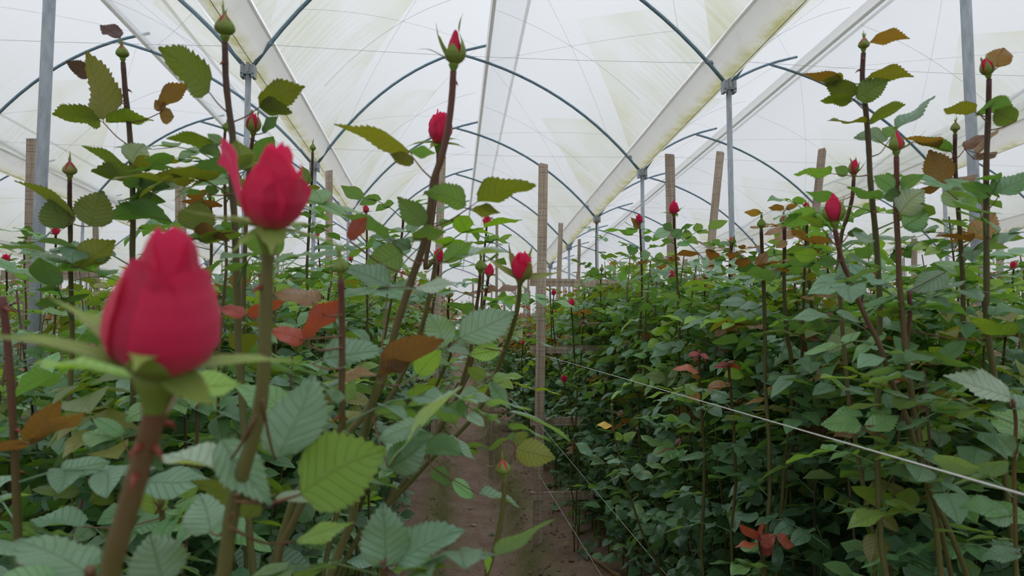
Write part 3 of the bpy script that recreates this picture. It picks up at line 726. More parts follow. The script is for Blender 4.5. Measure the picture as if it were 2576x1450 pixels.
def rose(label, crop, d, path, r_mm, bud, leaves=(), color='r', auto=None, seed=0, ext=True, cat='rose', thorns=0, spin=None, extra=None, d_end=None, taper=1.25):
    """path: crop pixels from bud down; bud: (kind, width in photo pixels, height offset) or None;
    leaves: (attach xy, joint xy, [(bx,by,tx,ty,w,code[,dz])])"""
    r = random.Random(seed * 17 + 3); s = CROPS[crop][2]
    d_end = d_end or d * 1.04
    P = []
    for i, q in enumerate(path):
        c = q[2] if len(q) > 2 else crop
        t = i / max(1, len(path) - 1)
        P.append(at(*cr(c, q[0], q[1]), d + (d_end - d) * t))
    pts = spline(P, 5)
    if ext:                                            # carry the cane on down to the soil
        t = (pts[-1] - pts[-3]).normalized(); p = pts[-1].copy(); k = 0
        zg = soil_z(p.x, p.y) - .02
        while p.z > zg + .12 and k < 14:
            lx = -.9 if -.14 < p.x < .27 else (.6 if .27 <= p.x < .6 else 0.0)      # canes root in the beds, not in the path
            t = (t * .55 + Vector((r.uniform(-.25, .25) + lx, r.uniform(-.2, .3), -1)) * .45).normalized(); p = p + t * .12; pts.append(p.copy()); k += 1
        pts.append(Vector((p.x, p.y, zg)))
    base = pts[-1].copy()
    root = bpy.data.objects.new('rose_plant', None); COL.objects.link(root); root.location = base
    tag(root, label, cat, 'single rose canes picked out near the front')
    rm = r_mm / 1000
    add_stem(root, base, pts, rm, rm * taper, STC[color], 10, thorns, r)
    if bud:
        kind, wpx = bud[0], bud[1]
        ax = (pts[0] - pts[2]).normalized()
        if len(bud) > 2: ax = (Matrix.Rotation(math.radians(bud[2]), 3, -FW) @ ax)
        wm = wpx * d / F
        k = rm / (.105 * wm)
        b = add_bud(root, base, kind, pts[0] + ax * wm * .34, ax, wm, r, True, None, extra, spin)
    for lf in leaves:
        att, jt, lls = lf[0], lf[1], lf[2]
        dl = lf[3] if len(lf) > 3 else d
        A = at(*cr(crop, *att), d); J = at(*cr(crop, *jt), dl)
        mid = (A + J) / 2 + Vector((0, 0, -.06 * (J - A).length))
        tp = spline([A, mid, J], 3)
        L = ob('leaf', mesh('leaf', *tube([q - base for q in tp], [.0010 - .0003 * i / len(tp) for i in range(len(tp))], 5), mat=STEM), root, None, STC['w'])
        m = L.data; uvl = m.uv_layers.new(name='UVMap'); uvl.data.foreach_set('uv', [1.0] * (2 * len(m.loops)))
        pv = []
        for q in lls:
            bx, by, tx, ty, w, code = q[:6]; dz = q[6] if len(q) > 6 else r.uniform(-.3, .3)
            lpx = math.hypot(tx - bx, ty - by) / s * dl / F
            B = at(*cr(crop, bx, by), dl); T = at(*cr(crop, tx, ty), dl + dz * lpx)
            if (B - J).length > .004: 
                tv, tf = tube([J - base, (J + B) / 2 - base, B - base], .0006, 4); pv.append((tv, tf))
            sd = q[7] if len(q) > 7 else SIDES.get(code)
            add_leaflet(L, base, B, T, w / s * dl / F, code, r, sd)
        if pv:
            v, f, u = join(pv); ob('petiole', mesh('petiole', v, f, [(.5, 1)] * len(v), mat=STEM), L, None, STC['r'])
    if auto:                                          # leaves on the hidden lower cane
        i0, i1, n, codes, sc = auto
        for k in range(n):
            i = int((i0 + (i1 - i0) * k / max(1, n - 1)) * (len(pts) - 1))
            add_comp(root, base, pts[i], k * 2.4 + r.uniform(-.3, .3) + seed, r.uniform(-.1, .5), r.choice(codes), r, sc * r.uniform(.85, 1.15), r.uniform(-.4, .4))
    return root
# ------------------------------------------------------------------ the canes close to the lens
def custom(petals, sepals, H, kind='rose', wraps=()):
    out = [('hip', mesh('rose_bud', *lathe(HIP, 24), mat=SEPAL))]
    for i, (ph, hf, tp, ly, lp, rf, op, dr) in enumerate(petals):
        out.append(('petal', mesh('petal', *petal_geo(ph, hf, H * tp, H, ly, lp, rf, kind, 7 + i, 26, 20, op, dr), mat=PETAL)))
    for i, q in enumerate(sepals):
        ph, ln, wd, el, cu = q[:5]
        out.append(('sepal', mesh('sepal', *sepal_geo(ph, ln, wd, el, cu, q[5] if len(q) > 5 else 0, i, 18, .17), mat=SEPAL)))
    for i, (ph, tp, hf, tl, to, of) in enumerate(wraps):
        out.append(('sepal', mesh('sepal', *wrap_sepal_geo(ph, H, tp * H, hf, i, kind, 18, tl, of, to), mat=SEPAL)))
    return out
B1 = custom([(.3, 1.7, 1.0, .80, .0, .03, 0, .22), (2.4, 1.7, .98, .76, .0, .03, 0, .15), (-1.9, 1.6, .98, .82, .0, .03, 0, .2), (1.2, 1.0, .93, .88, .02, .05, 0, .25),
             (-1.0, 1.2, .79, .95, .05, .08, 0, .14), (2.5, 1.3, .76, .96, .05, .06, 0, .2), (.75, 1.3, .765, 1.03, .05, .06, 0, .10), (-2.2, 1.2, .74, 1.0, .05, .06, 0, .2)],
            [(-1.45, 1.5, .32, 24, -38, .2), (1.60, 1.28, .28, 10, -18, .15), (.75, .66, .42, -30, 70), (2.9, 1.2, .40, 10, 10), (-2.3, 1.3, .36, 24, -20)], 1.47, 'cone', [(-.25, .26, .5, .16, .22, .05)])
B2 = custom([(.2, 1.5, 1.0, .58, .03, .1, 0, .12), (2.3, 1.5, .98, .55, .02, .1, 0, .2), (-1.7, 1.5, .97, .6, .02, .1, 0, .2), (-.5, 1.2, .93, .78, .02, .07, 0, .18),
             (1.5, 1.05, .80, .95, .08, .1, .03, .3), (.62, .95, .66, 1.0, .05, .09, .0, .3), (2.8, 1.2, .8, .95, .05, .1, 0, .3), (-1.62, .55, .98, 1.0, .30, .12, .42, .25), (-.62, .98, .74, .97, .05, .08, .0, .5)],
            [(.1, .55, .46, -28, -30), (-1.35, 1.5, .26, 6, 12), (1.45, 1.6, .24, -6, -26), (-2.3, 1.2, .3, 5, -20), (2.4, 1.2, .3, 5, -10), (-.7, .8, .2, -25, -10)], 1.42)
rose('large deep-pink rosebud out of focus, nearest of all, on a thick leaning stem', 2, .285, [(668, 716), (648, 810), (615, 930), (560, 1120), (500, 1320), (470, 1450)], 4.6,
     ('rose', 255, 6), [((640, 800), (600, 640), [(575, 600, 205, 470, 190, 'l', .5), ], .33), ((650, 780), (770, 650), [(770, 640, 1040, 620, 130, 'l', .5)], .36)],
     'w', seed=1, extra=B1, spin='cam', thorns=6, taper=1.0)
rose('deep-pink rosebud with one petal peeling off, second nearest and slightly blurred', 2, .40, [(1150, 50), (1146, 150), (1140, 320), (1130, 600), (1100, 800), (1045, 990), (1000, 1150), (960, 1440)], 3.7,
     ('rose', 152, -3), [((1125, 690), (1180, 950), [(1182, 945, 1335, 560, 250, 's', .6)], .44), ((1100, 760), (955, 990), [(955, 1000, 680, 912, 100, 'p', .5), (945, 862, 1188, 1132, 175, 's', -.1)], .42),
     ((1010, 1130), (1290, 1100), [(1290, 1100, 1665, 905, 330, 'l', .2, 'd'), (1130, 1160, 838, 1018, 120, 'o', .3)], .44), ((1000, 1180), (900, 1260), [(905, 1265, 850, 1085, 200, 's', .9)], .5),
     ((985, 1240), (1265, 1300), [(1268, 1302, 1520, 1204, 75, 'l', .2)], .48), ((1010, 1100), (1180, 1100), [(1180, 1115, 1430, 1105, 60, 'p', .2)], .46)],
     'g', seed=2, extra=B2, spin='cam', thorns=2, taper=1.25)
rose('tall dark-red cane with a fat green bud reaching the top edge', 1, .80, [(1172, 222), (1176, 400), (1193, 570), (1212, 720), (1208, 930), (1222, 1150), (1228, 1300), (1235, 1500), (1240, 1800)], 3.6,
     ('green', 50), [((1183, 585), (1090, 482), [(1090, 480, 846, 243, 180, 'o', .1)]), ((1218, 635), (1350, 560), [(1350, 555, 1590, 450, 120, 'o', .1), (1350, 560, 1526, 585, 80, 'o', .1)]),
     ((1205, 790), (1130, 750), [(1125, 745, 872, 700, 80, 'o'), (1150, 752, 1080, 690, 55, 'g'), (1150, 815, 1045, 775, 60, 'g')]),
     ((1210, 940), (1245, 890), [(1248, 890, 1225, 735, 165, 'o', .1), (1240, 880, 1320, 800, 60, 'o'), (1195, 885, 990, 878, 70, 'g')]),
     ((1215, 1010), (1060, 1010), [(1060, 1012, 925, 995, 40, 'g'), (1070, 1000, 1150, 985, 50, 'g')]),
     ((1225, 1210), (1030, 1205), [(1030, 1208, 1040, 1045, 225, 'o', .1), (1040, 1260, 1270, 1200, 60, 'o', .2), (1010, 1210, 1200, 1250, 60, 'b')])], 'd', (.45, .95, 7, 'ggo', 1.0), 3, thorns=3)
rose('tall cane with a small dark bud and a curled purple leaf, near the left edge', 1, 1.0, [(641, 325), (655, 500), (672, 650), (688, 900), (693, 1150), (690, 1330), (700, 1700)], 3.7,
     ('green', 31), [((672, 760), (540, 640), [(538, 622, 466, 268, 160, 'o', .05), (522, 628, 282, 582, 110, 'o', .1), (552, 637, 806, 597, 88, 'o', .1)]),
     ((660, 550), (470, 400), [(470, 400, 348, 320, 85, 'm')], 1.06), ((680, 640), (840, 585), [(835, 560, 992, 428, 80, 'b'), (830, 590, 915, 610, 85, 'b'), (845, 580, 808, 520, 60, 'b')]),
     ((690, 900), (690, 870), [(672, 888, 443, 742, 65, 'o'), (700, 885, 938, 832, 45, 'o'), (690, 855, 755, 745, 150, 'p', .2)]),
     ((695, 1110), (820, 975), [(785, 1008, 500, 857, 80, 'o'), (775, 970, 1050, 910, 95, 'o'), (800, 1000, 922, 960, 45, 'p')]),
     ((693, 1115), (700, 1108), [(892, 1152, 578, 1095, 85, 'g', .1)]), ((640, 235), (620, 195), [(625, 200, 520, 130, 70, 'm', .2)])], 'd', (.5, .95, 7, 'ggs', 1.0), 4, thorns=4)
rose('shorter cane with a dark green bud left of the curled-leaf cane', 1, .95, [(363, 935), (363, 1040), (366, 1180), (368, 1380), (372, 1600), (378, 1800)], 3.0,
     ('green', 33), [((366, 1150), (330, 1192), [(330, 1192, 275, 1020, 160, 'o', .1), (385, 1130, 112, 908, 65, 'o')]), ((370, 1165), (470, 1180), [(470, 1180, 537, 993, 185, 'o', .1)]),
     ((370, 1390), (410, 1395), [(405, 1395, 603, 1245, 140, 'o', .1), (500, 1420, 165, 1375, 110, 'l'), (355, 1372, 148, 1300, 45, 'g')]), ((368, 1290), (430, 1330), [(430, 1330, 250, 1290, 70, 'p')])], 'd', (.5, .95, 7, 'ggs', 1.0), 5, thorns=2)
rose('slim cane with a tiny green bud in front of the left gutter', 1, 1.9, [(1629, 795), (1622, 1000), (1610, 1200), (1598, 1400)], 3.4,
     ('green', 16), [((1622, 880), (1600, 970), [(1596, 970, 1580, 868, 60, 'o'), (1600, 985, 1670, 975, 32, 'o'), (1600, 1060, 1640, 985, 75, 'p')]), ((1615, 1110), (1630, 1110), [(1635, 1110, 1712, 1075, 45, 'g'), (1620, 1120, 1548, 1115, 32, 'g'), (1640, 1130, 1728, 1140, 30, 'g')]),
     ((1610, 1180), (1600, 1180), [(1605, 1180, 1556, 1170, 25, 'g'), (1620, 1165, 1640, 1175, 30, 'g')])], 'd', (.4, .95, 8, 'gs', 1), 6)
rose('small two-tone pink bud with a drooping dark sepal above the peeling rosebud', 1, .95, [(1318, 712), (1305, 800), (1290, 950), (1280, 1200), (1270, 1500)], 2.6, ('peek', 36, 8),
     [((1318, 700), (1370, 695), [(1370, 695, 1450, 605, 45, 'd')])], 'r', (.4, .9, 5, 'gg', 1), 7)
rose('small half-hidden green bud beside the thick dark cane', 1, 1.05, [(1172, 690), (1168, 800), (1172, 1000), (1180, 1400)], 2.2, ('green', 20, -10), [], 'r', (.3, .9, 5, 'gg', 1), 8)
rose('small pink bud low at the left above the far canopy', 1, 2.2, [(290, 1225), (290, 1300), (285, 1450)], 3.4, ('pink', 18), [], 'd', (.15, .9, 8, 'gs', 1), 9)
rose('tiny pink bud at the left edge of the view', 1, 2.6, [(32, 1362), (34, 1420), (36, 1500)], 3.4, ('pink', 17), [], 'd', (.15, .9, 8, 'gs', 1), 10)
# centre
B6 = custom([(.2, 1.6, 1.0, .62, .0, .08, 0, .1), (2.3, 1.6, .97, .62, .0, .08, 0, .1), (-1.8, 1.6, .95, .66, 0, .08, 0, .1)],
            [(-1.35, 1.95, .62, 52, 42, -.1), (-2.0, 1.9, .26, 40, -60, .3), (2.6, 1.4, .5, 55, 40)], 1.55, 'bud', [(1.25, .95, .70, .85, .18, .07), (-.2, .52, .85, .12, .0, .04)])
rose('tall reddish cane bearing a half-open bud with long green sepals, top centre', 3, .73, [(705, 372), (698, 500), (676, 680), (640, 830), (600, 950), (583, 1100), (548, 1280), (490, 1450), (345, 350, 4), (310, 480, 4), (265, 640, 4), (200, 755, 4)], 3.5,
     ('peek', 54), [((597, 935), (495, 822), [(480, 792, 98, 612, 90, 'o', .1), (497, 852, 373, 800, 75, 'o'), (482, 790, 612, 790, 55, 'g')]),
     ((580, 1190), (785, 1085), [(772, 1072, 558, 985, 115, 'g', .1), (830, 1052, 1137, 955, 95, 'o'), (805, 1088, 950, 1100, 60, 'o')]),
     ((565, 1170), (560, 1170), [(562, 1172, 415, 1020, 120, 'g')]), ((570, 1240), (500, 1245), [(490, 1245, 668, 1208, 65, 'g'), (480, 1300, 390, 1250, 60, 'g')]),
     ((540, 1380), (440, 1320), [(440, 1310, 243, 1385, 165, 'g', .2), (370, 1240, 127, 1110, 90, 'g')]), ((480, 1440), (165, 1255), [(168, 1255, 255, 1130, 75, 'r')], .68),
     ((540, 1350), (660, 1370), [(662, 1372, 802, 1242, 100, 'g'), (700, 1345, 1000, 1297, 55, 'p', .2)])], 'r', None, 11, thorns=5, extra=B6, spin='cam', taper=1.3)
rose('opening pink rose half hidden behind the tall reddish cane', 3, 1.05, [(627, 790), (625, 860), (610, 1050), (580, 1250), (560, 1400), (505, 100 + 0, 4), (440, 400, 4), (330, 650, 4)], 3.2, ('rose', 58, -4), [], 'r', (.3, .95, 9, 'ggl', 1), 12)
B8 = custom([(.3, 1.5, 1.0, .55, .02, .2, 0, .3), (2.4, 1.5, .9, .55, .0, .15, 0, .3), (-1.9, 1.3, .86, .62, .08, .16, .05, .35), (-.5, 1.3, .74, .95, .02, .08, 0, .25), (1.6, 1.2, .74, .95, .02, .1, 0, .3), (-2.4, 1.2, .8, .9, .03, .1, 0, .3)],
            [(-1.45, 2.0, .52, 26, 26, .1), (1.5, 2.0, .46, 16, 32), (2.8, 1.5, .45, 45, 20), (-2.2, 1.7, .5, 50, 40)], 1.5, 'rose', [(.7, .74, .62, .35, .22, .06)])
rose('bright pink-red bud with wide green sepals beside the path stake', 4, .95, [(866, 195), (858, 290), (832, 390), (800, 480), (760, 590), (690, 735), (590, 850), (470, 965), (390, 1055)], 3.2, ('pink', 55, -4),
     [((800, 485), (610, 428), [(608, 428, 850, 292, 160, 's', .2, 'u'), (545, 470, 475, 322, 135, 's', .2, 'u'), (555, 472, 658, 495, 42, 'p')]), ((795, 490), (780, 480), [(780, 482, 645, 500, 80, 'l')]),
     ((725, 625), (715, 605), [(716, 606, 640, 552, 60, 'l'), (745, 605, 882, 585, 42, 'l'), (735, 612, 838, 735, 60, 'g')]), ((690, 735), (820, 745), [(820, 745, 1104, 832, 26, 's', .1)]),
     ((680, 740), (640, 720), [(600, 690, 762, 690, 50, 'p'), (640, 755, 718, 805, 50, 'p'), (690, 650, 600, 690, 40, 's')]), ((585, 855), (555, 855), [(550, 855, 683, 955, 50, 's')]),
     ((480, 960), (500, 990), [(490, 990, 565, 1062, 62, 'g'), (575, 1045, 685, 1110, 70, 'g'), (690, 1100, 877, 1132, 30, 's')])], 'g', (.6, .95, 6, 'ggs', .9), 13, extra=B8, spin='cam', thorns=4, d_end=1.15, taper=1.2)
rose('closed green bud flushed red, left of the bright pink-red bud', 0, 1.25, [(1208, 690), (1205, 730), (1196, 790), (1180, 900), (1150, 1000)], 3.2, ('green', 29), [], 'r', (.25, .95, 8, 'ggl', .95), 14)
rose('small pink bud tucked behind the flushed green bud', 0, 1.5, [(1228, 700), (1222, 740), (1206, 820), (1180, 940)], 3.2, ('pink', 24), [], 'r', (.2, .95, 9, 'ggl', .95), 15)
rose('small pink bud with spidery sepals standing clear of the leaves, mid centre', 0, 2.2, [(1224, 572), (1222, 600), (1218, 640), (1214, 720), (1205, 850)], 3.2, ('pink', 20), [((1220, 605), (1222, 608), [(1222, 610, 1252, 600, 14, 'g'), (1222, 612, 1185, 607, 10, 'g'), (1222, 606, 1230, 590, 14, 'g')])], 'd', (.3, .95, 8, 'gs', 1.0), 16)
rose('ragged pink bud low behind the tall reddish cane', 0, 1.7, [(1103, 664), (1100, 700), (1085, 800), (1075, 900)], 3.2, ('rose', 26), [], 'r', (.2, .95, 9, 'gls', 1.0), 17)
rose('small pink bud rising above leaves left of the centre', 0, 2.4, [(921, 540), (923, 600), (922, 700), (925, 800)], 3.2, ('pink', 15), [], 'd', (.2, .95, 9, 'gs', 1.0), 18)
rose('blurred slim green bud in front of the red young leaves', 2, .56, [(1462, 172), (1466, 300), (1468, 480), (1466, 700), (1470, 800)], 2.6, ('green', 42),
     [((1467, 470), (1300, 445), [(1308, 442, 1160, 388, 75, 'r'), (1312, 432, 1470, 258, 80, 'r')], .62), ((1466, 560), (1340, 540), [(1385, 520, 1648, 470, 130, 's', .2, 'u')], .58), ((1467, 330), (1340, 270), [(1378, 268, 1170, 222, 70, 'b')], .66),
     ((1467, 420), (1060, 332), [(1058, 332, 1222, 262, 50, 'r'), (1052, 330, 940, 292, 55, 'r')], .72)], 'r', (.5, .95, 6, 'gsl', .85), 19, thorns=2)
rose('blurred green bud with a leafy drooping sepal low over the path', 4, .82, [(801, 1030), (797, 1120), (782, 1230), (757, 1340), (720, 1460), (690, 1600)], 2.9, ('green', 38, 8),
     [((830, 940), (850, 905), [(848, 905, 1020, 945, 120, 'o', 0), (840, 880, 905, 832, 45, 'o'), (830, 870, 840, 830, 30, 'g')]), ((722, 1445), (715, 1420), [(722, 1440, 722, 1335, 22, 'l')])], 'g', None, 20)
rose('cane with bronze young leaves at the left edge', 2, .62, [(10, 250), (35, 480), (50, 700), (62, 900), (70, 1100), (84, 1450)], 3.2, None,
     [((60, 870), (135, 882), [(135, 882, 248, 680, 100, 'b', 0), (138, 885, 368, 745, 50, 'b'), (120, 880, -20, 915, 60, 'b')])], 'r', (.5, .95, 6, 'gss', 1.0), 21, thorns=4)
# right
rose('tallest cane on the right, small bud with a leaf-like sepal', 6, 1.0, [(563, 275), (558, 420), (574, 560), (590, 750), (600, 950), (625, 1200), (640, 1400), (650, 1600)], 3.6, ('green', 27),
     [((548, 440), (455, 415), [(450, 412, 244, 366, 60, 'b', .1), (458, 412, 350, 420, 65, 'o')]), ((573, 575), (515, 520), [(530, 492, 360, 418, 105, 'o'), (502, 530, 335, 515, 68, 'o'), (528, 516, 698, 415, 120, 'o')]),
     ((560, 430), (580, 405), [(578, 412, 828, 388, 60, 'o')]), ((588, 640), (590, 635), [(590, 632, 772, 532, 55, 'o'), (575, 640, 373, 628, 28, 'o')]), ((580, 240), (605, 212), [(605, 212, 800, 178, 72, 'b', 0)]),
     ((598, 910), (480, 915), [(395, 905, 193, 893, 62, 'g'), (480, 912, 412, 872, 60, 'g')]), ((605, 1020), (650, 1035), [(650, 1040, 478, 972, 65, 'g'), (655, 1035, 760, 980, 60, 'g')])], 'd', (.45, .95, 9, 'ggs', 1.0), 30, thorns=6)
rose('cane at the right edge with a leaf shading its pink bud', 6, 1.0, [(1218, 412), (1214, 600), (1204, 850), (1203, 1100), (1205, 1450), (1205, 1700)], 3.8, ('peek', 32, 12),
     [((1235, 370), (1262, 352), [(1262, 352, 1300, 238, 120, 'b', 0)]), ((1210, 610), (1145, 585), [(1147, 582, 978, 562, 85, 'o')]), ((1213, 680), (1360, 632), [(1362, 632, 1232, 560, 110, 'o')]), ((1212, 640), (1160, 580), [(1160, 582, 1325, 528, 55, 'g')]),
     ((1205, 1100), (1270, 1020), [(1230, 1005, 1460, 895, 120, 'g')]), ((1204, 1000), (1225, 1022), [(1228, 1025, 1072, 948, 80, 'g'), (1275, 935, 1143, 930, 38, 'g')])], 'd', (.45, .95, 9, 'ggs', 1.0), 31, thorns=6)
rose('cane with a slender green bud above broad bronze leaves', 6, 1.22, [(1041, 700), (1040, 850), (1058, 1100), (1080, 1440), (1085, 1650)], 3.6, ('green', 22),
     [((1040, 820), (1020, 790), [(1022, 792, 833, 683, 75, 'g'), (955, 772, 768, 708, 62, 'b')]), ((1045, 830), (1090, 778), [(1090, 778, 1206, 693, 60, 'b'), (1160, 802, 1272, 658, 55, 'b', 0, 'u'), (1140, 832, 1262, 778, 55, 'b')]),
     ((1055, 1040), (980, 970), [(976, 965, 905, 778, 145, 'b', 0), (990, 968, 1158, 892, 65, 'b'), (966, 976, 838, 996, 52, 'b')]), ((1058, 1080), (1050, 1085), [(1050, 1085, 1030, 950, 110, 'p'), (1070, 1085, 1170, 1010, 60, 'g')]),
     ((1075, 1300), (1135, 1240), [(1130, 1240, 1258, 1100, 130, 'b', 0), (1120, 1260, 940, 1218, 40, 'b')])], 'd', (.4, .95, 9, 'ggs', 1.0), 32, thorns=3)
BD = custom([(.5, 1.6, 1.0, .7, .0, .06, 0, .15), (2.4, 1.6, .97, .66, .0, .06, 0, .1), (-1.8, 1.6, .95, .7, 0, .06, 0, .1)],
            [(-1.5, 1.9, .46, 35, 40, .1), (1.5, 1.9, .46, 22, 45)], 1.25, 'bud', [(-.35, 1.05, .6, .35, .0, .04), (2.5, 1.0, .6, .3, .0, .04)])
rose('pink and green bud with two sepals spread like horns', 6, .95, [(735, 815), (737, 950), (733, 1080), (745, 1300), (750, 1450), (670, 250, 8), (692, 480, 8), (722, 700, 8), (740, 830, 8)], 3.6, ('peek', 40),
     [((735, 1000), (725, 985), [(724, 988, 613, 915, 85, 'g'), (756, 985, 870, 905, 65, 'g'), (757, 1008, 655, 1022, 70, 'g')]), ((610, 815), (695, 735), [(692, 722, 513, 715, 60, 'p'), (720, 700, 660, 670, 60, 's'), (742, 668, 938, 498, 70, 's')], 1.02),
     ((738, 1115), (755, 1110), [(753, 1112, 885, 985, 150, 'p')]), ((742, 1185), (770, 1182), [(768, 1182, 912, 1088, 110, 'g'), (775, 1190, 905, 1165, 75, 's')])], 'r', (.45, .95, 8, 'ggs', 1.0), 33, extra=BD, spin='cam', thorns=3)
BE = custom([(.1, 1.6, 1.0, .6, .0, .1, 0, .15), (2.4, 1.6, .9, .6, .0, .06, 0, .1), (-.4, 1.4, .84, .9, .02, .06, 0, .25), (1.7, 1.3, .84, .9, .02, .06, 0, .25), (-2.4, 1.4, .8, .9, .02, .06, 0, .25)],
            [(-1.7, 1.5, .34, 45, -40, .1), (2.6, 1.5, .36, 45, 20)], 1.45, 'bud', [(1.15, .7, .6, .2, .3, .07), (-1.05, .55, .5, .15, .35, .07)])
rose('red-pink bud on a long slanting cane, right half', 6, .95, [(415, 1190), (430, 1270), (455, 1370), (490, 1450), (490, 240, 8), (570, 405, 8), (612, 540, 8), (690, 725, 8), (742, 900, 8), (800, 1060, 8), (870, 1210, 8), (950, 1400, 8)], 3.2, ('pink', 50, -6),
     [((440, 1300), (350, 1190), [(352, 1190, 234, 1125, 50, 'l')]), ((455, 1360), (325, 1335), [(322, 1335, 193, 1312, 78, 'l'), (325, 1365, 437, 1365, 55, 'g')]), ((430, 1290), (500, 1200), [(500, 1205, 635, 1250, 60, 'p'), (480, 1215, 560, 1200, 40, 'g')])], 'r', (.3, .97, 14, 'ggsl', 1.0), 34, extra=BE, spin='cam', thorns=5)
rose('little half-open bud with a pink cheek under the tallest right cane', 6, 1.15, [(513, 930), (505, 1030), (480, 1130), (450, 1220), (430, 1400)], 3.0, ('peek', 28), [((505, 1020), (438, 1045), [(436, 1046, 262, 990, 60, 'g')])], 'r', (.4, .95, 9, 'ggs', 1.0), 35)
rose('left of two green buds with withered drooping sepals', 6, 1.4, [(31, 1198), (35, 1300), (42, 1440), (50, 1700)], 3.6, ('green', 22, -4), [((40, 1400), (20, 1390), [(8, 1392, 62, 1310, 60, 'b'), (50, 1400, 130, 1340, 70, 'p')]), ((40, 1110), (15, 1100), [(30, 1110, -60, 1100, 40, 'b')])], 'd', (.3, .95, 10, 'ggbs', 1.0), 36)
rose('right of two green buds with withered drooping sepals', 6, 1.4, [(152, 1178), (152, 1300), (150, 1450), (160, 1700), (185, 1850)], 3.6, ('green', 22, 4), [((152, 1270), (170, 1255), [(165, 1260, 105, 1290, 40, 'b')]), ((150, 1100), (190, 1070), [(160, 1090, 222, 1065, 30, 'b'), (150, 1090, 65, 1080, 40, 'b')])], 'd', (.3, .95, 10, 'ggbs', 1.0), 37)
rose('small bud beside the leaning stake with reddish young leaves', 6, 1.5, [(272, 1105), (265, 1250), (255, 1440)], 3.0, ('green', 15), [((265, 1200), (225, 1185), [(228, 1190, 182, 1100, 45, 'b'), (262, 1240, 190, 1180, 45, 'b')])], 'd', (.3, .95, 9, 'gbs', 1.0), 38)
rose('bright pink bud in front of the grey stake', 5, 2.1, [(612, 1130), (613, 1200), (620, 1300), (628, 1450), (640, 1700)], 3.4, ('pink', 25),
     [((613, 1200), (590, 1200), [(595, 1205, 500, 1230, 55, 's'), (600, 1195, 550, 1170, 45, 'g'), (610, 1240, 655, 1195, 60, 'g')]), ((618, 1280), (600, 1260), [(600, 1262, 545, 1250, 30, 'g'), (630, 1280, 705, 1250, 35, 'g'), (650, 1200, 715, 1163, 25, 'd')])], 'd', (.3, .95, 12, 'gsb', 1.0), 39)
rose('pink bud left of the grey stake, over bronze-tipped leaves', 5, 2.6, [(434, 1172), (438, 1250), (442, 1350), (446, 1480)], 3.6, ('pink', 18, 4),
     [((440, 1240), (455, 1240), [(455, 1245, 500, 1240, 35, 'g'), (400, 1225, 320, 1190, 30, 'g'), (420, 1200, 395, 1130, 35, 'b')]), ((442, 1320), (430, 1320), [(425, 1310, 365, 1290, 55, 'g'), (440, 1330, 490, 1320, 60, 's')])], 'd', (.3, .95, 12, 'gsb', 1.0), 40)
rose('slim bud in the bronze-leaved group below the galvanised post', 5, 2.3, [(918, 1272), (905, 1340), (900, 1440)], 3.2, ('green', 14), [((908, 1320), (890, 1330), [(880, 1360, 810, 1325, 35, 'g'), (900, 1340, 940, 1330, 30, 'r')]), ((900, 1380), (870, 1390), [(860, 1440, 860, 1375, 60, 'l')])], 'r', (.3, .95, 12, 'bbgr', .9), 41)
# red young shoots and pale shoots low in the right-hand bed
rose('red-leaved young shoot at the bottom, right of the path', 7, 1.28, [(1015, 1280), (1020, 1330), (1035, 1400), (1045, 1500)], 3.0, None,
     [((1016, 1290), (1015, 1285), [(1012, 1285, 925, 1200, 50, 'r'), (1010, 1300, 900, 1310, 22, 'r'), (1018, 1290, 1022, 1195, 25, 'r'), (1020, 1310, 1090, 1260, 60, 'r'), (1095, 1270, 1180, 1310, 55, 'r'), (1030, 1350, 1080, 1290, 50, 'r')])], 'r', (.5, .9, 4, 'gs', .9), 50)
rose('upright red-tipped shoot with drooping crimson leaves, middle of the hedge', 7, 1.6, [(742, 440), (742, 540), (748, 640), (755, 740), (765, 900)], 3.0, None,
     [((742, 440), (742, 432), [(742, 435, 688, 440, 18, 'r'), (742, 435, 795, 455, 20, 'r'), (742, 432, 715, 475, 18, 'r'), (742, 432, 775, 480, 16, 'r'), (742, 430, 735, 415, 14, 'r')]), ((743, 520), (742, 520), [(740, 522, 622, 503, 22, 'r'), (745, 550, 700, 530, 25, 'b'), (735, 610, 675, 575, 50, 'p'), (745, 620, 690, 640, 40, 'b')])], 'r', (.4, .9, 8, 'gs', .95), 51)
rose('second upright shoot with small crimson leaves, right of the first', 7, 1.5, [(875, 475), (880, 560), (890, 660), (900, 800)], 3.0, None,
     [((876, 490), (875, 485), [(875, 490, 830, 475, 14, 'r'), (875, 490, 930, 505, 18, 'r'), (870, 495, 800, 490, 20, 'r'), (875, 480, 905, 465, 12, 'r')]), ((880, 570), (860, 580), [(870, 580, 775, 575, 30, 'b'), (850, 590, 775, 600, 22, 'b'), (860, 580, 885, 570, 20, 'b')])], 'r', (.4, .9, 8, 'gs', .95), 52)
rose('pale green shoot with a tiny bud low in the hedge', 7, 1.9, [(343, 680), (348, 760), (365, 850), (395, 980), (430, 1100), (480, 1250)], 3.0, ('green', 9),
     [((350, 770), (340, 765), [(345, 765, 272, 755, 25, 'y', 0), (348, 768, 350, 790, 20, 'b')]), ((358, 830), (390, 830), [(385, 832, 360, 790, 35, 'l'), (395, 835, 455, 790, 40, 'l')]), ((375, 945), (300, 930), [(255, 905, 175, 842, 40, 's'), (295, 930, 220, 905, 28, 'g'), (320, 935, 400, 925, 25, 's')]),
     ((395, 990), (440, 980), [(390, 985, 350, 1000, 20, 's'), (440, 990, 530, 1000, 35, 's'), (430, 975, 480, 945, 35, 's')])], 'g', (.5, .95, 6, 'gs', .95), 53)
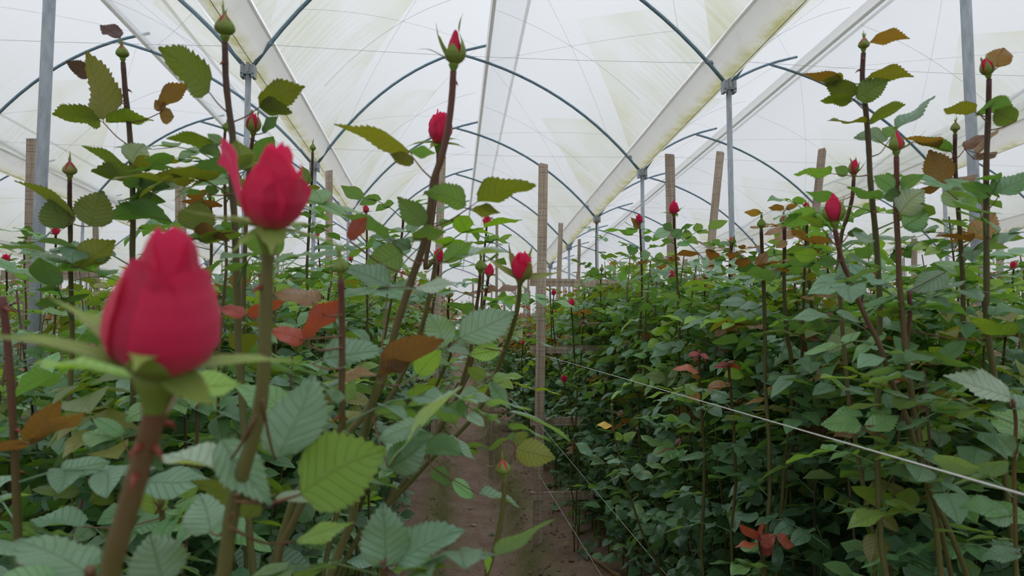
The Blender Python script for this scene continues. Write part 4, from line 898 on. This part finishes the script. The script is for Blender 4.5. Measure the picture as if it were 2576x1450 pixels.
rose('small bright pink bud hanging low beside the stake', 0, 3.3, [(1419, 962), (1424, 985), (1433, 1010), (1440, 1060)], 3.0, ('pink', 15, -8), [], 'g', (.2, .9, 8, 'gsd', 1), 54)
for k, (px, py, dd, wp, kind, lab) in enumerate([
    (1383, 715, 3.9, 9, 'pink', 'small pink bud just right of the crossbar stake'), (1393, 735, 3.6, 12, 'pink', 'pink bud low against the crossbar stake'), (1437, 760, 3.3, 15, 'pink', 'slender pink bud under the crossbar'),
    (1513, 675, 3.4, 12, 'green', 'small brownish bud over round leaves, under the right gutter'), (1470, 738, 3.6, 8, 'green', 'tiny green bud under the crossbar'), (1610, 742, 2.9, 12, 'green', 'light green bud on a green stem, left of the grey stake'), (1690, 690, 3.2, 16, 'pink', 'pink bud beside the foot of the grey stake'), (1620, 765, 3.4, 13, 'pink', 'blurred pink bloom low between two dark canes'),
    (1775, 690, 2.6, 17, 'pink', 'orange-pink bud right of the leaning stake'), (1838, 605, 2.4, 13, 'peek', 'brownish bud next to the galvanised post'), (2198, 688, 2.4, 18, 'pink', 'pink bud between two dark canes, far right'), (2155, 800, 2.8, 15, 'pink', 'pink bud sunk in foliage on the right'), (2435, 680, 2.1, 15, 'peek', 'yellowish-pink bud between the right-hand canes'), (2550, 665, 2.3, 16, 'pink', 'pink bud at the right edge'),
    (1130, 735, 1.6, 20, 'green', 'round green bud low behind the tall reddish cane'), (1010, 505, 1.7, 12, 'green', 'tiny green bud in front of the centre arch'), (1500, 560, 4.2, 8, 'peek', 'tiny bud right of the slim stake'), (2030, 515, 1.8, 13, 'peek', 'small reddish bud next to the leaning stake on the right'), (1955, 660, 2.2, 12, 'pink', 'small pink tip among bronze leaves'), (60, 610, 2.8, 10, 'green', 'small green bud by the left stake'), (528, 490, 1.5, 12, 'green', 'tiny pointed bud between the two tall left canes'), (1315, 862, 4.6, 10, 'pink', 'small pink bud over the path'), (600, 690, 1.9, 14, 'pink', 'pink bud showing through leaves behind the big rosebuds'), (800, 590, 2.6, 10, 'pink', 'tiny pink bud beside the narrow dark stake'), (2080, 600, 2.0, 16, 'green', 'small green bud behind the slanting cane')]):
    rr = random.Random(k); rose(lab, 0, dd, [(px, py + wp * .8), (px + rr.uniform(-4, 4), py + 60), (px + rr.uniform(-10, 10), py + 160)], 3.0, (kind, wp, rr.uniform(-12, 12)), [], rr.choice('ddr'), (.12, .95, 11, rr.choice(['ggs', 'gsb', 'gsd']), rr.uniform(.9, 1.1)), 60 + k)
# loose foreground foliage belongs to low leafy canes of the left bed
rose('low leafy cane at the bottom centre with two large pale-green leaves', 4, .52, [(275, 1380), (285, 1450), (290, 1550)], 3.0, None,
     [((280, 1420), (290, 1412), [(290, 1415, 278, 1132, 205, 's', .2, 'u'), (340, 1402, 620, 1222, 150, 's', .2, 'u'), (322, 1430, 582, 1400, 62, 'l')])], 'w', (.3, .9, 4, 'gs', .9), 90)
rose('leafy cane with large grey-green leaves at the lower left corner', 2, .42, [(385, 1420), (395, 1480), (400, 1560)], 3.0, None,
     [((388, 1440), (390, 1440), [(385, 1445, 68, 1272, 190, 's', .3, 'u')]), ((395, 1470), (700, 1480), [(700, 1490, 640, 1262, 230, 's', .4, 'u')], .45)], 'w', (.3, .9, 3, 'gs', .9), 91)
rose('leafy cane with light green leaves behind the nearest stem', 2, .75, [(690, 1110), (700, 1250), (710, 1400)], 3.0, None,
     [((690, 1130), (665, 1185), [(665, 1185, 660, 1030, 115, 'l'), (800, 1120, 800, 1002, 100, 'l')]), ((695, 1180), (520, 850), [(522, 852, 348, 822, 95, 'g'), (520, 850, 400, 760, 60, 'g')]), ((695, 1200), (355, 1240), [(357, 1240, 124, 1195, 78, 's')])], 'g', (.3, .9, 4, 'gs', .9), 92)
rose('cane with an orange-brown leaf blade and blurred grey leaves, centre', 4, .60, [(260, 610), (235, 700), (200, 830), (170, 1000), (150, 1200)], 3.2, None,
     [((262, 620), (275, 580), [(280, 562, 532, 398, 105, 'b', 0), (250, 592, 55, 570, 46, 'b'), (265, 592, 397, 530, 52, 'b')]), ((230, 720), (300, 985), [(300, 985, 602, 612, 55, 'p', .3), (440, 800, 250, 862, 85, 's'), (300, 985, 472, 865, 150, 's', .3, 'u')], .52),
     ((260, 625), (430, 585), [(432, 590, 530, 470, 95, 'l'), (390, 692, 507, 618, 68, 'l')], .7), ((255, 640), (300, 210), [(302, 205, 113, 118, 85, 's', .2, 'u'), (420, 212, 612, 180, 50, 'p'), (250, 220, 420, 215, 40, 's')], .64)], 'g', (.3, .95, 6, 'ggs', .9), 93)

rose('leafy cane at the lower right with broad pale leaves beside the string', 8, .80, [(1174, 645), (1188, 760), (1180, 950), (1185, 1200), (1190, 1450)], 2.0, None,
     [((1187, 660), (1168, 640), [(1168, 640, 872, 508, 115, 'p', .2), (1170, 690, 1400, 640, 90, 's'), (1150, 680, 1065, 690, 40, 'g')]), ((1180, 1170), (1168, 1165), [(1165, 1165, 928, 1130, 75, 'g'), (1160, 1180, 1050, 1190, 80, 's')]), ((1187, 1340), (1215, 1350), [(1215, 1350, 1015, 1352, 75, 's')]),
     ((1186, 900), (1200, 880), [(1180, 890, 1100, 800, 70, 's'), (1200, 880, 1340, 900, 80, 'g')])], 'w', (.2, .9, 8, 'gs', .95), 95)
rose('leafy cane right of the slanting cane with pale grey-green leaves', 8, .98, [(700, 150), (705, 260), (690, 450), (720, 640), (760, 850), (800, 1000), (850, 1250)], 3.0, None,
     [((700, 160), (700, 150), [(870, 62, 708, 152, 100, 'p', 0), (765, 162, 962, 80, 45, 's')]), ((704, 255), (675, 245), [(672, 246, 533, 236, 45, 'l'), (690, 240, 740, 190, 40, 'g')]), ((700, 470), (850, 480), [(842, 474, 965, 368, 80, 'g'), (862, 482, 690, 440, 65, 'g')]),
     ((715, 640), (700, 660), [(600, 685, 806, 640, 70, 's'), (800, 690, 972, 652, 65, 'g')]), ((730, 720), (495, 765), [(487, 762, 296, 752, 80, 'g'), (505, 778, 658, 708, 85, 'g'), (640, 782, 787, 715, 52, 's')]), ((790, 980), (780, 985), [(776, 982, 592, 968, 52, 'g'), (785, 1055, 907, 985, 65, 's')]),
     ((705, 330), (1180, 352), [(1182, 352, 982, 270, 90, 'l'), (1190, 340, 1300, 250, 80, 'g')])], 'r', (.3, .95, 8, 'gss', .95), 96)
# ------------------------------------------------------------------ rose bushes of the beds
SIL = [(-400, 660), (0, 655), (300, 660), (600, 650), (900, 640), (1080, 690), (1200, 770), (1330, 790), (1390, 760), (1470, 720), (1540, 640), (1640, 610), (1760, 640), (1900, 650), (2060, 570), (2250, 540), (2450, 520), (3000, 500)]
def sil(px):
    for (a, ya), (b, yb) in zip(SIL, SIL[1:]):
        if px <= b: return ya + (yb - ya) * (px - a) / (b - a)
    return 520
def max_top(x, y):
    px, py, d = proj((x, y, 1.3))
    if d < .3: return 1.3
    return at(px, sil(px) + max(0, 1.7 - d) * 330, d).z
rng = random.Random(11)
def bush(x, y, h, n, codes, label, group, r, bud=None, zlo=.18, full=False, lsc=1.0, spread=1.0):
    z0 = soil_z(x, y) - .02; base = Vector((x, y, z0))
    root = bpy.data.objects.new('rose_bush', None); COL.objects.link(root); root.location = base
    tag(root, label, 'rose', group)
    lean = Vector((r.uniform(-.07, .07), r.uniform(-.06, .06), 0))
    pts = [base + Vector((0, 0, h * t)) + lean * t * 1.2 + Vector((.035 * math.sin(t * 6 + x * 9), .03 * math.cos(t * 5 + y * 7), 0)) * t for t in (1, .86, .7, .52, .34, .16, 0)]
    add_stem(root, base, pts, .0022, .0040, STC[r.choice('rddd')], 5, 0, r)
    az = r.uniform(0, 6.28)
    for k in range(n):
        t = zlo + (.97 - zlo) * (k + r.uniform(0, .9)) / n
        i = (1 - t) * 6; j = min(5, int(i)); p = pts[j] + (pts[j + 1] - pts[j]) * (i - j)
        az += 2.4 + r.uniform(-.4, .4)
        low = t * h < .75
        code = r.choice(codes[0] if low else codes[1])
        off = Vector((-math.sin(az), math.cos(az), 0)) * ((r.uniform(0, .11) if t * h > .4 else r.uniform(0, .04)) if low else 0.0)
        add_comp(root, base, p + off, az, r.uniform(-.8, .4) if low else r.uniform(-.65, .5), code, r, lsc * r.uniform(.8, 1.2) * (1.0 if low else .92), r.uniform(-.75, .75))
    if bud:
        add_bud(root, base, bud, pts[0] + Vector((0, 0, .012)), (pts[0] - pts[1]) + Vector((r.uniform(-.05, .05), r.uniform(-.05, .05), 0)), r.uniform(.019, .027), r, full)
    return root
ROWS = {3: ('front row', 'middle row', 'back row'), 2: ('front row', 'back row')}
def place(i, xs, ya, yb, step, n, where, group, near, codes, budp=.12, seed=0, jit=.05, hr=(1.25, 1.6), zlo=.12):
    r = random.Random(seed); todo = []
    for k, xo in enumerate(xs):
        y = ya
        while y < yb:
            x = bed_c(i) + xo + r.uniform(-jit, jit); yy = y + r.uniform(-step * .4, step * .4); y += step
            px, py, d = proj((x, yy, .9))
            if d < near or px < -500 or px > 3100: continue
            top = min(max_top(x, yy) + r.uniform(-.22, .02), ground_z(x, yy) + .12 + r.uniform(*hr))
            if top - soil_z(x, yy) > .3: todo.append((k, yy, x, top))
    todo.sort(); cnt = {}
    for k, yy, x, top in todo:
        cnt[k] = cnt.get(k, 0) + 1
        bd = r.choice(['pink', 'green', 'peek', 'pink']) if r.random() < budp and yy > 2 else None
        lab = '%s rose bush from near end, %s, %s' % (ordinal(cnt[k]), ROWS[len(xs)][k], where)
        if bd: lab += {'pink': ', pink bud', 'green': ', green bud', 'peek': ', opening bud'}[bd]
        bush(x, yy, top - soil_z(x, yy), n if yy > 2.4 else int(n * 1.3), codes, lab, group, r, bd, zlo)
    return len(todo)
N1 = place(0, (-.06, .13, .36), .85, 4.4, .15, 26, 'hedge right of the path', 'rose bushes of the near right bed', .95, ('dddsg', 'ggsgdblos'), .10, 1)
N2 = place(0, (-.1, .26), 4.4, 7.6, .22, 20, 'right hedge beyond the stake', 'rose bushes of the far right bed', 1.25, ('dddsg', 'ggsblgo'), .10, 2)
N3 = place(-1, (.05, -.15, -.38), .6, 4.0, .16, 28, 'bed left of the path', 'rose bushes of the near left bed', .62, ('ddssg', 'ggsglos'), .07, 3, zlo=.08)
N4 = place(-1, (.02, -.25), 4.0, 7.6, .24, 18, 'far part of the left bed', 'rose bushes of the far left bed', 1.0, ('ddsg', 'ggslbo'), .10, 4)
N5 = place(1, (-.2, .2), 1.6, 5.6, .26, 13, 'second bed on the right', 'rose bushes of the second right bed', 1.2, ('ddsg', 'ggsbbgo'), .14, 5, hr=(1.3, 1.7), zlo=.4)
N6 = place(-2, (.25, -.2), 1.4, 5.4, .27, 13, 'second bed on the left', 'rose bushes of the second left bed', 1.2, ('ddsg', 'ggsblo'), .12, 6, hr=(1.3, 1.65), zlo=.4)
print('bushes', N1, N2, N3, N4, N5, N6)
# everything farther off, joined: too many and too small to pick apart
def mass(name, label, beds, ymin, ymax, dens, seed, zmin=.15, big=1.0):
    r = random.Random(seed); LV = []; LF = []; LC = []; o = 0
    T = [compound_geo(700 + k, (5, 5, 3, 7)[k % 4], 2) for k in range(8)]
    TV = [np.array([tuple(p) for p in t[0]]) for t in T]; TF = [np.array([q for q in t[1]]) for t in T]; TU = [np.array(t[2]) for t in T]
    UU = []
    for i in beds:
        y = ymin(i)
        while y < ymax:
            step = dens * (1 + y * .05)
            x = bed_c(i) + (r.uniform(-.42, .42) if y > 7 or i not in (0, -1) else (r.uniform(-.05, .42) if i == 0 else r.uniform(-.44, .12))); yy = y + r.uniform(-.1, .1)
            if proj((x, yy, 1))[2] > .9:
                top = min(max_top(x, yy) + r.uniform(-.3, -.02), ground_z(x, yy) + .12 + r.uniform(1.2, 1.62)); g = soil_z(x, yy)
                nl = 11
                for k in range(nl):
                    z = g + zmin + (top - g - zmin) * (r.random() ** .8)
                    if z < g: continue
                    q = r.randrange(8); hl = (z - g) / 1.5
                    a = r.uniform(0, 6.28); e = r.uniform(-.5, .5); s = r.uniform(.85, 1.25) * (1 + .012 * y) * big
                    R = (Matrix.Rotation(a, 3, 'Z') @ Matrix.Rotation(e, 3, 'X') @ Matrix.Rotation(r.uniform(-.5, .5), 3, 'Y'))
                    R = np.array(R) * s
                    V = TV[q] @ R.T + np.array([x + r.uniform(-.09, .09), yy + r.uniform(-.09, .09), z])
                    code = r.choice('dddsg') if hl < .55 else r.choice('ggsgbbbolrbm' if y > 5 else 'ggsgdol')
                    LV.append(V); LF.append(TF[q] + o); o += len(V); UU.append(TU[q])
                    LC.append(np.tile(np.array(lcol(code, r)), (len(V), 1)))
            y += step
    V = np.concatenate(LV); Fa = np.concatenate(LF); C_ = np.concatenate(LC); U = np.concatenate(UU)
    m = bpy.data.meshes.new(name)
    m.vertices.add(len(V)); m.vertices.foreach_set('co', V.astype(np.float32).ravel())
    m.loops.add(len(Fa) * 4); m.loops.foreach_set('vertex_index', Fa.astype(np.int32).ravel())
    m.polygons.add(len(Fa)); m.polygons.foreach_set('loop_start', np.arange(0, len(Fa) * 4, 4, dtype=np.int32))
    m.polygons.foreach_set('use_smooth', [True] * len(Fa))
    uvl = m.uv_layers.new(name='UVMap'); uvl.data.foreach_set('uv', U[Fa.ravel()].astype(np.float32).ravel())
    ca = m.color_attributes.new('Col', 'FLOAT_COLOR', 'POINT'); ca.data.foreach_set('color', C_.astype(np.float32).ravel())
    m.update(calc_edges=True); m.validate(); m.materials.append(LEAFA)
    ob_ = ob(name, m); tag(ob_, label, 'roses', kind='stuff'); print(name, len(Fa)); return ob_
mass('distant_rose_foliage', 'massed leaves of the rose beds stretching to the end wall', range(-8, 8), lambda i: 7.2 if i in (0, -1) else (4.6 if i in (1, -2) else 1.6), 29.5, .042, 21)
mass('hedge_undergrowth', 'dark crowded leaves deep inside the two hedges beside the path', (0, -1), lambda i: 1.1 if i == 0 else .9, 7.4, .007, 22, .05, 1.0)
# thin canes and pink specks of the far beds
r = random.Random(8); cv = []; pv = []
for k in range(900):
    i = r.choice(range(-7, 7)); y = r.uniform(5, 27); x = bed_c(i) + r.uniform(-.4, .4)
    if i in (0, -1) and y < 7.4: continue
    top = min(max_top(x, y) + r.uniform(-.1, .07), ground_z(x, y) + 1.85); g = soil_z(x, y)
    cv.append(tube([(x, y, g), (x + r.uniform(-.05, .05), y, top)], .004, 3, False))
    if r.random() < .22:
        c = Vector((x, y, top)); s = .016
        pv.append(lathe([(s * .5, 0), (s * 1.0, s * .9), (s * .8, s * 2.0), (s * .2, s * 3.0)], 6)); pv[-1] = ([c + Vector(q) for q in pv[-1][0]], pv[-1][1], [(.5, .5)] * len(pv[-1][0]))
v, f, u = join(cv); o = ob('distant_canes', mesh('distant_canes', v, f, u, mat=STEM), None, None, STC['d']); tag(o, 'thin dark canes of the distant rose beds', 'roses', kind='stuff')
v, f, u = join(pv); o = ob('distant_buds', mesh('distant_buds', v, f, u, mat=PETAL)); tag(o, 'tiny pink buds dotted over the distant rose beds', 'roses', kind='stuff')

# ------------------------------------------------------------------ litter on the path
def stick(p0, p1, r0, label):
    A = Vector(p0); B = Vector(p1); n = 7; rs = random.Random(int(A.x * 1000))
    pts = []
    for i in range(n):
        q = A + (B - A) * i / (n - 1); q.z = soil_z(q.x, q.y) + r0 * .8 + rs.uniform(0, .004); pts.append(q)
    v, f = tube(pts, [r0 * rs.uniform(.85, 1.1) for _ in pts], 7); o = ob('fallen_stick', mesh('fallen_stick', v, f, [(.5, 1)] * len(v), mat=STEM), None, None, lin(170, 140, 105)); tag(o, label, 'stick', 'sticks on the soil')
def on_soil(px, py):
    for k in range(200):
        dd = 1.5 + k * .02; p = at(px, py, dd)
        if p.z <= soil_z(p.x, p.y): return p
    return at(px, py, 3.4)
stick(on_soil(1478, 1402), on_soil(1560, 1462), .011, 'pale broken stick lying on the soil at the bottom edge')
stick(on_soil(1452, 1388), on_soil(1502, 1400), .008, 'short thin stick lying behind the pale broken stick')
rs = random.Random(3)
for k, (px, py, code) in enumerate([(1188, 1285, 's'), (1186, 1325, 'p'), (1190, 1420, 'g'), (1232, 1348, 'd'), (1265, 1230, 'b'), (1418, 1375, 'l'), (1395, 1290, 'p'), (1492, 1375, 'b'), (1470, 1345, 'b'), (1225, 1180, 'b'), (1310, 1330, 'b'), (1440, 1420, 'b')]):
    p = on_soil(px, py); o = ob('fallen_leaf', HERO[k % NV], None, Matrix.Translation(p + Vector((0, 0, .012))) @ Matrix.Rotation(rs.uniform(0, 6.28), 4, 'Z') @ Matrix.Rotation(rs.uniform(-.3, .3), 4, 'X') @ Matrix.Scale(rs.uniform(.035, .055), 4), lcol(code, rs))
    tag(o, '%s leaf lying on the bare soil, %s of these leaves from the left' % ({'s': 'grey-green', 'p': 'pale', 'g': 'green', 'd': 'dark green', 'b': 'dry brown', 'l': 'light green'}[code], ordinal(1 + sorted([1188, 1186, 1190, 1232, 1265, 1418, 1395, 1492, 1470, 1225, 1310, 1440]).index(px))), 'leaf', 'fallen leaves on the soil')
